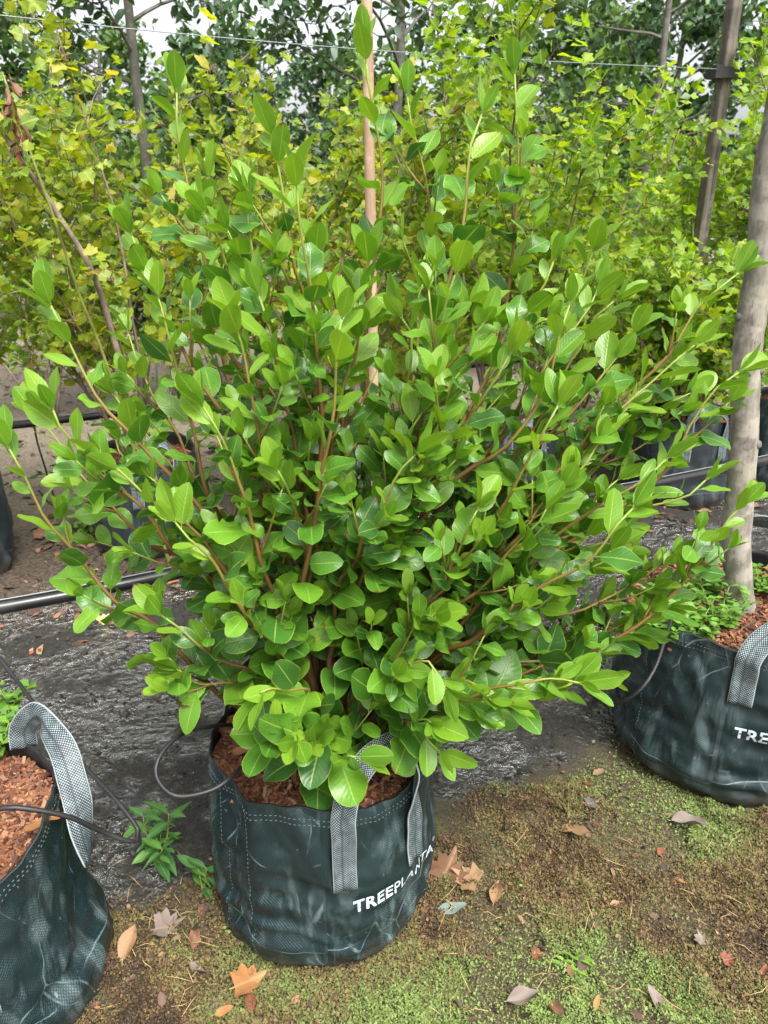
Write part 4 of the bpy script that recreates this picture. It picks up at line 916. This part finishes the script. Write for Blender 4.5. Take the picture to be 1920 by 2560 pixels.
w0 = np.array([pc[0], pc[1] - 0.055, wz]); A_ = w0 - np.array([*ROW, 0]) * 4.6; A_[2] = wz + 0.02; B_ = w0 + np.array([*ROW, 0]) * 3.0; B_[2] = wz + 0.02
wire = np.array([A_ + (w0 - A_) * t - np.array([0, 0, 0.05 * math.sin(math.pi * t)]) for t in np.linspace(0, 1, 30)] + [w0 + (B_ - w0) * t - np.array([0, 0, 0.04 * math.sin(math.pi * t)]) for t in np.linspace(0.04, 1, 20)])
V, F, uv = tube(wire, 0.0020, 6); tag(link('overhead_wire', mesh_np('overhead_wire', V, F, m_wire, uv)), 'thin galvanised wire strung overhead through the clamp on the timber post', 'wire')
def pipe(label, a, b, r, ties, sag=0.02):
    root = thing('irrigation_pipe', label, 'pipe', (a + b) / 2); n = 60
    P = np.array([a + (b - a) * t - np.array([0, 0, sag * math.sin(math.pi * ((t * 3.0) % 1.0))]) + np.array([0, 0, 0.012 * math.sin(t * 17)]) for t in np.linspace(0, 1, n)])
    V, F, uv = tube(P, r, 14); o0 = (a + b) / 2; run = link('pipe_run', mesh_np('pipe_run', V - o0, F, m_pipe, uv), root)
    V, F, uv = tube(P + [0, 0, r + 0.004], 0.0022, 6); link('carrier_wire', mesh_np('carrier_wire', V - o0, F, m_wire, uv), root)
    for t in ties:
        i = t * (n - 1); k = int(i); p = P[k] + (P[k + 1] - P[k]) * (i - k); d = nrm(P[k + 1] - P[k]); V, F, uv = tube(np.array([p - d * 0.006, p + d * 0.006]), r * 1.18, 12); link('tie_band', mesh_np('tie_band', V - o0, F, m_tie, uv), run)
    return P
def on_pipe(px, Z, ya, yb):                      # photograph line y = ya + (yb-ya)*px/1920
    return atZ(px, ya + (yb - ya) * px / 1920, Z)
PA0, PA1 = on_pipe(0, 0.53, 1508, 1148), on_pipe(1920, 0.53, 1508, 1148); dA = PA1 - PA0
PAs, PAe = PA0 - dA * 0.45, PA1 + dA * 0.5
PA = pipe('black irrigation pipe slung over the wet strip behind the lettered bag', PAs, PAe, 0.019, (0.13, 0.36, 0.62, 0.705, 0.9), 0.006)
PB0, PB1 = on_pipe(0, 0.50, 1064, 822), on_pipe(1920, 0.50, 1064, 822); dB = PB1 - PB0
PB = pipe('black irrigation pipe slung behind the second row of bags', PB0 - dB * 0.3, PB1 + dB * 0.3, 0.019, (0.24, 0.292, 0.55, 0.8), 0.006)
def hose(label, pts, r, n=50, name='drip_tube'):
    V, F, uv = tube(smooth_path(np.array(pts), n), r, 8); return tag(link(name, mesh_np(name, V, F, m_tube, uv)), label, 'tube')
iA = np.argmin(np.abs(PA[:, 0] - atY(-110, 1530, 1.7)[0]))
hose('black drip tube hanging off the pipe into the bag with a stray handle', [PA[iA] - [0, 0, 0.012]] + pxs([(-40, 1590, 1.62), (60, 1725, 1.46), (180, 1880, 1.30), (290, 2000, 1.19), (345, 2075, 1.14), (335, 2105, 1.12), (270, 2085, 1.10), (180, 2045, 1.07), (90, 2025, 1.05), (10, 2020, 1.04), (-60, 2045, 1.04)]), 0.0048, 70)
mz = lambda px, py, z=0.42: atZ(px, py, z)
hose('black drip tube looping out over the rim of the lettered bag', [mz(690, 1838, 0.415), mz(640, 1812, 0.435)] + pxs([(590, 1812, 1.42), (530, 1816, 1.30), (455, 1835, 1.21), (400, 1890, 1.15), (392, 1945, 1.12), (440, 1990, 1.11), (530, 1975, 1.125), (585, 1935, 1.17)]) + [mz(620, 1900, 0.445), mz(650, 1880, 0.41)], 0.0042, 70)
hose('black drip tube dipping out over the rim of the big trunk bag', [atZ(1712, 1555, 0.435), atZ(1690, 1530, 0.485)] + pxs([(1668, 1580, 1.72), (1640, 1665, 1.62), (1600, 1725, 1.58), (1545, 1757, 1.60), (1490, 1745, 1.66), (1440, 1690, 1.78), (1420, 1640, 1.90), (1400, 1500, 2.3)]) + [PA[np.argmin(np.abs(PA[:, 0] - atY(1395, 1250, 2.7)[0]))] - [0, 0, 0.012]], 0.0045, 60)
iB = np.argmin(np.abs(PB[:, 0] - atZ(105, 1052, 0.5)[0])); q = PB[iB]
hose('short black drip tube dangling from the pipe behind the second row', [q - [0, 0, 0.015], q - [0, 0, 0.10], q + [0.03, -0.02, -0.26], q + [0.05, -0.03, -0.40], q + [0.03, -0.03, -0.44], q + [-0.03, -0.02, -0.36]], 0.005, 30)

# a long grey cane, a green cane and a withered brown spray leaning in front of the yellowing shrubs
ln = thing('leaning_cane', 'long grey leafless cane with withered brown leaves leaning over the yellowing shrubs', 'cane', atY(235, 690, 2.9) * [1, 1, 0] + [0, 0, 0.0])
o0 = np.array(ln.location)
P = smooth_path(np.array([[o0[0] + 0.12, o0[1] + 0.25, 0.0]] + pxs([(300, 900, 2.95), (235, 690, 2.9), (150, 545, 2.85), (60, 410, 2.8), (0, 320, 2.78), (-60, 230, 2.75)])), 40)
V, F, uv = tube(P, np.linspace(0.017, 0.008, 40), 8); link('cane', mesh_np('cane', V - o0, F, m_cane, uv), ln)
P2 = smooth_path(np.array([[o0[0] + 0.1, o0[1] + 0.2, 0.0]] + pxs([(280, 950, 2.95), (200, 740, 2.85), (140, 560, 2.8), (90, 420, 2.8), (40, 280, 2.78), (5, 180, 2.78)])), 40)
V, F, uv = tube(P2, np.linspace(0.008, 0.004, 40), 8); link('green_cane', mesh_np('green_cane', V - o0, F, m_green_cane, uv), ln)
rw = np.random.default_rng(4)
for k in range(16):
    p = atY(8 + rw.uniform(-8, 14) + (k / 15) * 40, 185 + k * 12, 2.76); sz = rw.uniform(0.05, 0.10)
    Rr = frames(np.array([[rw.normal() * 0.35, rw.normal() * 0.3, -1.0]]), rw.normal(size=(1, 3)))[0]
    tv, tf, tu = leaf_tpl(rw, 7, 4, rw.uniform(0.05, 0.11), 0.9, 0.8, 0.3, 1.4, 0.15, 0, 0.1, rw.uniform(-1.5, 1.5)); V = (tv * sz) @ Rr.T + p
    link('withered_leaf', mesh_np('withered_leaf', V - o0, tf, m_dead['brown'] if k % 3 else m_dead['red'], tu, {'rnd': np.zeros(len(V))}), ln)

# ------------------------------------------------------------------ weeds
def weed(label, base, seed, n_stem, h, tpls, kind, mat, size, n_parts, nl=8, spread=0.5, name='weed'):
    root = thing(name, label, 'weed', base); pl = Plant(seed); r = pl.r
    for k in range(n_stem):
        az = k * 2.4 + r.uniform(0, 0.6); P = pl.branch(np.array(base, float), (math.cos(az) * spread, math.sin(az) * spread, 1), h * r.uniform(0.55, 1.05), 0.0028, 7, 0.0, 0.08, 0.03)
        for f in np.linspace(0.25, 1, nl):
            i = min(int(f * 7), 6)
            for sg in (0, math.pi):
                a = f * 9 + sg; pl.lp.append(P[i] + (P[i + 1] - P[i]) * (f * 7 - i)); pl.ld.append(nrm(np.array([math.cos(a), math.sin(a), 0.35 - 0.5 * (1 - f)])))
    finish(root, pl, 'stem', n_stem, m_green_cane, tpls, kind, mat, size, n_parts, sides=6, up=(0, 0, 1), jit=0.2)
    return root
g = lambda px, py, z=0.0: (lambda p: (p[0], p[1], float(gheight(p)) if z == 0 else z))(atZ(px, py, z))
weed('upright weed with pointed dark green leaves between two bags', g(395, 2165), 50, 4, 0.17, T_WEED, 'w', m_weed, 0.068, 44, 5, 0.45)
weed('low leafy weed pressed against the lettered bag', g(508, 2240), 51, 2, 0.10, T_WEED, 'w', m_weed, 0.062, 10, 3, 0.4)
for k, (px, py) in enumerate(((1590, 1590), (1660, 1600), (1740, 1600), (1640, 1500), (1720, 1510), (1800, 1570), (1700, 1560), (1775, 1490), (1900, 1480))):
    weed('small fresh green weed sprouting in the mulch beside the grey trunk', g(px, py, 0.435), 60 + k, 9, 0.07 + 0.03 * (k % 3), T_TINY + T_SMALL[:2], 'fw%d' % 0, m_fern, 0.030, 12, 6, 0.9)['group'] = 'weeds in the big trunk bag'
for k, (px, py) in enumerate(((20, 1830), (-10, 1880), (30, 1770))):
    weed('small round-leaved weed in the mulch of the bag with a stray handle', g(px, py, 0.42), 80 + k, 6, 0.07, T_TINY, 'ft', m_fern, 0.028, 10, 4, 0.9)['group'] = 'weeds in the bag with a stray handle'
weed('tiny weed in the leaf litter beside the blue black bag', g(215, 1330), 90, 5, 0.14, T_SMALL, 'fs', m_fern, 0.05, 8, 4, 0.5)
weed('yellow green star-shaped weed rosette on the moss', g(1425, 2415), 91, 5, 0.03, T_WEED, 'wy', m_gris_y, 0.035, 8, 2, 1.6)

# ------------------------------------------------------------------ moss carpet and litter
rm = np.random.default_rng(99)
N = 2300000
px = rm.uniform(-2.1, 2.3, N); py = rm.uniform(0.62, 3.0, N); p2 = np.stack([px, py], -1)
q = proj(np.column_stack([p2, np.zeros(N)]))
vis = (q[:, 0] > -150) & (q[:, 0] < 2070) & (q[:, 1] > 1500) & (q[:, 1] < 2700) & (rowd(p2) < 0.42)
p2 = p2[vis]; N = len(p2); dd = rowd(p2); vis = np.ones(N, bool)
edge = 0.16 + (fbm(p2, 3.0, 3) - 0.5) * 0.55
cov = fbm(p2 + 5, 4.5, 3); den = np.clip((edge - dd) / 0.10, 0, 1) * np.clip((cov - 0.32) / 0.16, 0.18, 1)
free = np.ones(N, bool)
for b in (bag, bagL, bagR): free &= np.linalg.norm(p2 - b.c[:2], axis=1) > b.R * (0.93 + b.flare)
keep = vis & free & (rm.random(N) < den)
p2 = p2[keep]; n = len(p2); print('moss leaflets', n)
gy = p2[:, 1] - 0.12 * p2[:, 0]
green = fbm(p2 + 31, 2.6, 4) * 1.05 - 0.03 + 0.13 * np.clip((1.22 - gy) / 0.14, -0.6, 1) * np.clip((p2[:, 0] + 0.1) * 3, -0.3, 1) + 0.13 * np.clip((gy - 1.42) / 0.15, 0, 1)
tone = np.clip((green - 0.28) / 0.40 + (fbm(p2, 26.0, 2) - 0.5) * 0.5 + rm.normal(size=n) * 0.20, 0, 0.999)
cush = fbm(p2, 22.0, 2)
pos = np.column_stack([p2, gheight(p2) + 0.001 + 0.045 * np.clip(cush - 0.35, 0, 1) + rm.uniform(0, 0.006, n)])
dv = np.stack([rm.normal(size=n), rm.normal(size=n), rm.uniform(0.05, 1.1, n)], -1)
Rm = frames(dv, np.stack([rm.normal(size=n) * 0.3, rm.normal(size=n) * 0.3, np.ones(n)], -1))
T_MOSS = []
for k in range(3):
    V = np.array([[0, 0, 0], [-0.36, 0.45, 0.06], [0.36, 0.45, 0.06], [0, 1.0, -0.05 + 0.1 * k]]); T_MOSS.append((V, [np.array([[0, 2, 3, 1]])], np.zeros((4, 2))))
def moss_mat():
    M = MT('moss_leaflet'); c = M.ramp(M.attr('rnd'), [(0.0, (0.035, 0.020, 0.010)), (0.20, (0.085, 0.046, 0.018)), (0.42, (0.165, 0.105, 0.038)), (0.60, (0.115, 0.11, 0.032)), (0.80, (0.095, 0.125, 0.03)), (1.0, (0.14, 0.20, 0.045))])
    return M.set(Base_Color=c, Roughness=0.75).m
V, F, uv, A = scatter(T_MOSS, rm.integers(0, 3, n), pos, Rm, rm.gamma(6.0, 0.00065, n) + 0.0012, tone)
tag(link('moss', mesh_np('moss', V, F, moss_mat(), None, {'rnd': A}, smooth=False)), 'patchy carpet of green and straw brown moss in front of the bags', 'moss', kind='stuff')
# stray moss on the wet strip by the pipe
# crumbs of soil and grit
N = 26000
p2 = np.stack([rm.uniform(-2.6, 2.6, N), rm.uniform(0.7, 3.6, N)], -1); q = proj(np.column_stack([p2, np.zeros(N)]))
k_ = (q[:, 0] > -100) & (q[:, 0] < 2020) & (q[:, 1] < 2650) & (fbm(p2 + 9, 5.0) > 0.42); p2 = p2[k_]; n = len(p2)
Rm = frames(rm.normal(size=(n, 3)), rm.normal(size=(n, 3)))
tp = [(b_[0] * (1 + rm.normal(size=(8, 1)) * 0.25), b_[1], b_[2]) for b_ in [box((0, 0, 0), (0.5, 0.42, 0.33)) for _ in range(4)]]
V, F, uv, A = scatter(tp, rm.integers(0, 4, n), np.column_stack([p2, gheight(p2) + 0.001]), Rm, rm.gamma(2.0, 0.0016, n) + 0.0015, rm.random(n))
M = MT('soil_crumb'); M.set(Base_Color=M.ramp(M.attr('rnd'), [(0, (0.007, 0.006, 0.005)), (0.7, (0.026, 0.02, 0.015)), (0.95, (0.07, 0.055, 0.042)), (1, (0.25, 0.23, 0.2))]), Roughness=0.6)
tag(link('soil_crumbs', mesh_np('soil_crumbs', V, F, M.m, None, {'rnd': A}, smooth=False)), 'crumbs of dark soil and grit strewn over the damp ground', 'soil', kind='stuff')
# leaf litter below the second row
N = 5200
p2 = np.stack([rm.uniform(-3.6, 3.6, N), rm.uniform(2.2, 7.5, N)], -1); dd = rowd(p2); k_ = (dd > 1.35) & (rm.random(N) < np.where(dd < 3.0, 1.0, 0.45)); p2 = p2[k_]; n = len(p2)
dv = np.stack([rm.normal(size=n), rm.normal(size=n), rm.normal(size=n) * 0.15], -1); Rm = frames(dv, np.stack([rm.normal(size=n) * 0.35, rm.normal(size=n) * 0.35, np.ones(n)], -1))
V, F, uv, A = scatter(T_SMALL, rm.integers(0, 5, n), np.column_stack([p2, gheight(p2) + 0.008]), Rm, rm.uniform(0.02, 0.07, n), rm.random(n))
M = MT('litter_leaf'); M.set(Base_Color=M.ramp(M.attr('rnd'), [(0, (0.03, 0.02, 0.014)), (0.5, (0.09, 0.05, 0.03)), (0.8, (0.20, 0.12, 0.07)), (0.93, (0.24, 0.07, 0.03)), (1, (0.36, 0.26, 0.16))]), Roughness=0.7)
tag(link('leaf_litter', mesh_np('leaf_litter', V, F, M.m, uv, {'rnd': A})), 'brown dead leaf litter under the second row of bags', 'leaf litter', kind='stuff')
# small broken leaf bits caught in the moss
n = 420; p2 = np.array([atZ(x, y, 0)[:2] for x, y in zip(rm.uniform(250, 1920, n), rm.uniform(1900, 2560, n))])
k_ = (rowd(p2) < 0.15) & np.all([np.linalg.norm(p2 - b.c[:2], axis=1) > b.R * (1.0 + b.flare) for b in (bag, bagL, bagR)], axis=0); p2 = p2[k_]; n = len(p2)
Rm = frames(np.stack([rm.normal(size=n), rm.normal(size=n), rm.normal(size=n) * 0.3], -1), np.stack([rm.normal(size=n) * 0.5, rm.normal(size=n) * 0.5, np.ones(n)], -1))
V, F, uv, A = scatter(T_SMALL, rm.integers(0, 5, n), np.column_stack([p2, gheight(p2) + 0.006 + 0.04 * np.clip(fbm(p2, 22.0, 2) - 0.35, 0, 1)]), Rm, rm.gamma(4.0, 0.0038, n) + 0.004, rm.random(n))
tag(link('leaf_fragments', mesh_np('leaf_fragments', V, F, M.m, uv, {'rnd': A})), 'small broken bits of brown leaf caught in the moss', 'leaf litter', kind='stuff')
# low green weeds beyond, at the foot of the third row
N = 9000
p2 = np.stack([rm.uniform(-6, 7, N), rm.uniform(3.6, 11, N)], -1); dd = rowd(p2); k_ = (dd > 3.2) & (fbm(p2, 1.2, 3) > 0.5); p2 = p2[k_]; n = len(p2)
Rm = frames(np.stack([rm.normal(size=n), rm.normal(size=n), rm.uniform(0.2, 1.2, n)], -1), np.tile([0, 0, 1.0], (n, 1)))
V, F, uv, A = scatter(T_TINY, rm.integers(0, 4, n), np.column_stack([p2, gheight(p2) + rm.uniform(0, 0.10, n)]), Rm, rm.uniform(0.04, 0.10, n), rm.random(n))
tag(link('ground_weeds', mesh_np('ground_weeds', V, F, m_mid, uv, {'rnd': A})), 'low green weeds carpeting the ground around the third row', 'weeds', kind='stuff')
# dry grass bits on the moss
parts = []
for k in range(130):
    c = atZ(rm.uniform(1080, 1920) if k % 3 else rm.uniform(300, 520), rm.uniform(2080, 2560), 0.0)
    if min(np.linalg.norm(c[:2] - b.c[:2]) - b.R * (1.02 + b.flare) for b in (bag, bagL, bagR)) < 0: continue
    a = rm.uniform(0, 6.28); L = rm.uniform(0.02, 0.075); d = np.array([math.cos(a), math.sin(a), rm.uniform(0, 0.25)]); c[2] = float(gheight(c)) + 0.012
    parts.append(tube(np.array([c, c + d * L * 0.5 + [0, 0, 0.008], c + d * L + rm.normal(size=3) * 0.008]), [0.0009, 0.0008, 0.0004], 4))
V, F, uv, _ = join(parts); M = MT('dry_grass'); M.set(Base_Color=(0.36, 0.26, 0.11), Roughness=0.7)
tag(link('dry_grass', mesh_np('dry_grass', V, F, M.m, uv)), 'thin dry straw coloured grass stalks lying on the moss', 'dry grass', kind='stuff')

# ------------------------------------------------------------------ fallen leaves
fall = [  # px, py, length m, kind, colour, heading, curl, label
 (325, 2385, 0.085, 'l', 'tan', 80, 0.5, 'tan pointed fallen leaf beside the creased bag'),
 (425, 2335, 0.085, 'm', 'grey', 10, 0.9, 'grey lobed fallen leaf between the creased bag and the lettered bag'),
 (487, 2365, 0.062, 'l', 'brown', 100, 0.8, 'curled brown fallen leaf at the foot of the lettered bag'),
 (492, 2440, 0.052, 'l', 'grey', -40, 0.6, 'small pale grey fallen leaf on the dark soil'),
 (625, 2475, 0.085, 'm', 'orange', 20, 0.8, 'large orange tan lobed fallen leaf below the lettered bag'),
 (628, 2520, 0.05, 'l', 'red', 110, 0.4, 'slim reddish fallen leaf below the large orange lobed leaf'),
 (560, 2545, 0.042, 'l', 'orange', 20, 0.3, 'small orange fallen leaf fragment on the moss'),
 (1120, 2175, 0.105, 'm', 'brown', 60, 1.0, 'large crumpled brown lobed leaf right of the lettering'),
 (1165, 2205, 0.085, 'm', 'tan', 150, 0.9, 'crumpled tan lobed leaf beside the large crumpled brown leaf'),
 (1240, 2235, 0.075, 'l', 'tan', 70, 0.7, 'slim curled tan leaf on bare brown moss'),
 (1125, 2275, 0.085, 'l', 'teal', 20, 0.2, 'faded grey green strap-like leaf against the lettered bag'),
 (1432, 2090, 0.085, 'l', 'tan', -40, 0.9, 'thick curled tan fallen leaf out on the brown moss'),
 (1480, 2020, 0.045, 'm', 'dark', 10, 0.3, 'small dark grey fallen leaf on the brown moss'),
 (1470, 1968, 0.036, 'l', 'red', -60, 0.3, 'small dark red fallen leaf near the dark grey one'),
 (1712, 2072, 0.09, 'l', 'grey', -20, 1.2, 'long pale curled leaf at the foot of the large bag'),
 (1492, 2075, 0.028, 'l', 'red', -50, 0.4, 'tiny red brown leaf near the thick curled tan leaf'),
 (1540, 2262, 0.040, 'l', 'tan', 10, 0.8, 'small curled tan leaf on the bare patch'),
 (1697, 2208, 0.030, 'l', 'orange', -50, 0.4, 'small orange leaf in front of the large bag'),
 (1343, 2385, 0.032, 'm', 'red', 0, 0.4, 'small brick red fallen leaf on the green moss edge'),
 (1423, 2440, 0.032, 'l', 'brown', 90, 0.4, 'small oval brown leaf under the yellow weed rosette'),
 (1300, 2515, 0.07, 'l', 'grey', 5, 1.1, 'long curled grey leaf on the green moss'),
 (1385, 2540, 0.05, 'l', 'brown', -50, 0.9, 'dark curled brown leaf on the green moss'),
 (1488, 2528, 0.036, 'l', 'orange', 60, 0.3, 'bright orange brown oval leaf on the green moss'),
 (1640, 2505, 0.062, 'l', 'grey', 110, 0.5, 'pale pinkish grey pointed leaf on the green moss'),
 (1752, 2352, 0.045, 'm', 'grey', 100, 0.5, 'small pale lobed leaf on the green moss'),
 (1818, 2412, 0.034, 'm', 'red', 0, 0.6, 'rust red crumpled leaf on the green moss'),
 (1905, 2440, 0.03, 'l', 'red', 40, 0.4, 'little rusty leaf on the bright green moss'),
 (193, 1545, 0.065, 'l', 'brown', 95, 0.5, 'brown fallen leaf on the wet ground under the pipe'),
 (262, 1553, 0.06, 'm', 'yellow', 60, 0.6, 'yellowish fallen leaf on the wet ground under the pipe'),
 (205, 1605, 0.05, 'l', 'red', 20, 0.3, 'dark red fallen leaf flat on the wet ground'),
 (430, 1458, 0.045, 'l', 'orange', 15, 0.3, 'orange fallen leaf on the wet ground beyond the bush branches'),
 (187, 1398, 0.05, 'm', 'red', 30, 0.4, 'red fallen leaf in the litter between two second row bags'),
 (105, 1345, 0.09, 'm', 'brown', 30, 0.4, 'large brown leaf in the litter between two second row bags'),
]
rl = np.random.default_rng(13)
def fallen(p, L, kind, colour, head, curl, label, tilt=0.15):
    tv, tf, tu = leaf_tpl(rl, 10, 4, rl.uniform(0.17, 0.23), 0.85, 0.8, -0.35 * curl, 0.9 * curl, 0.10 * curl, 0.0, 0.08, rl.uniform(-0.7, 0.7) * curl) if kind == 'l' else lobed_tpl(rl, 5, 0.16, -0.5 * curl, 0.14, 1.5)
    tv = tv.copy(); tv[:, 1] -= 0.5
    if kind == 'm': tv[:, 2] += 0.16 * curl * (vnoise(tv * [4, 4, 0] + rl.uniform(0, 20)) - 0.4)
    a = R_(head); d = np.array([[math.cos(a), math.sin(a), rl.normal() * tilt]]); Rr = frames(d, np.array([[rl.normal() * tilt, rl.normal() * tilt, 1.0]]))[0]
    V = (tv * L) @ Rr.T; V[:, 2] -= V[:, 2].min()
    n0 = len(V); nrmz = np.zeros_like(V); nrmz[:, 2] = -0.0009      # leaf thickness
    V2 = np.vstack([V, V + nrmz]); F2 = list(tf) + [f[:, ::-1] + n0 for f in tf]
    o = link('fallen_leaf', mesh_np('fallen_leaf', V2, F2, m_dead[colour], np.vstack([tu, tu]), {'rnd': np.zeros(len(V2))}), None, Vector([float(x) for x in p]))
    return tag(o, label, 'leaf', 'fallen leaves')
for (x, y, L, kind, colour, head, curl, label) in fall:
    p = atZ(x, y, 0.0); p[2] = float(gheight(p)) + (0.006 + 0.045 * max(0.0, float(fbm(p[:2], 22.0, 2)) - 0.35) if rowd(p) < 0.16 else 0.003); fallen(p, L, kind, colour, head, curl, label)
fallen(atZ(108, 2072, 0.43), 0.10, 'l', 'orange', 60, 0.4, 'tan leaf tucked in the mulch at the rim of the creased bag')
fallen(atZ(605, 1880, 0.425), 0.055, 'l', 'orange', -5, 0.4, 'small tan leaf lying on the mulch in the lettered bag')
print('objects', len(bpy.data.objects), 'tris', sum(sum(len(p.vertices) - 2 for p in o.data.polygons) if False else len(o.data.polygons) for o in bpy.data.objects if o.type == 'MESH'))
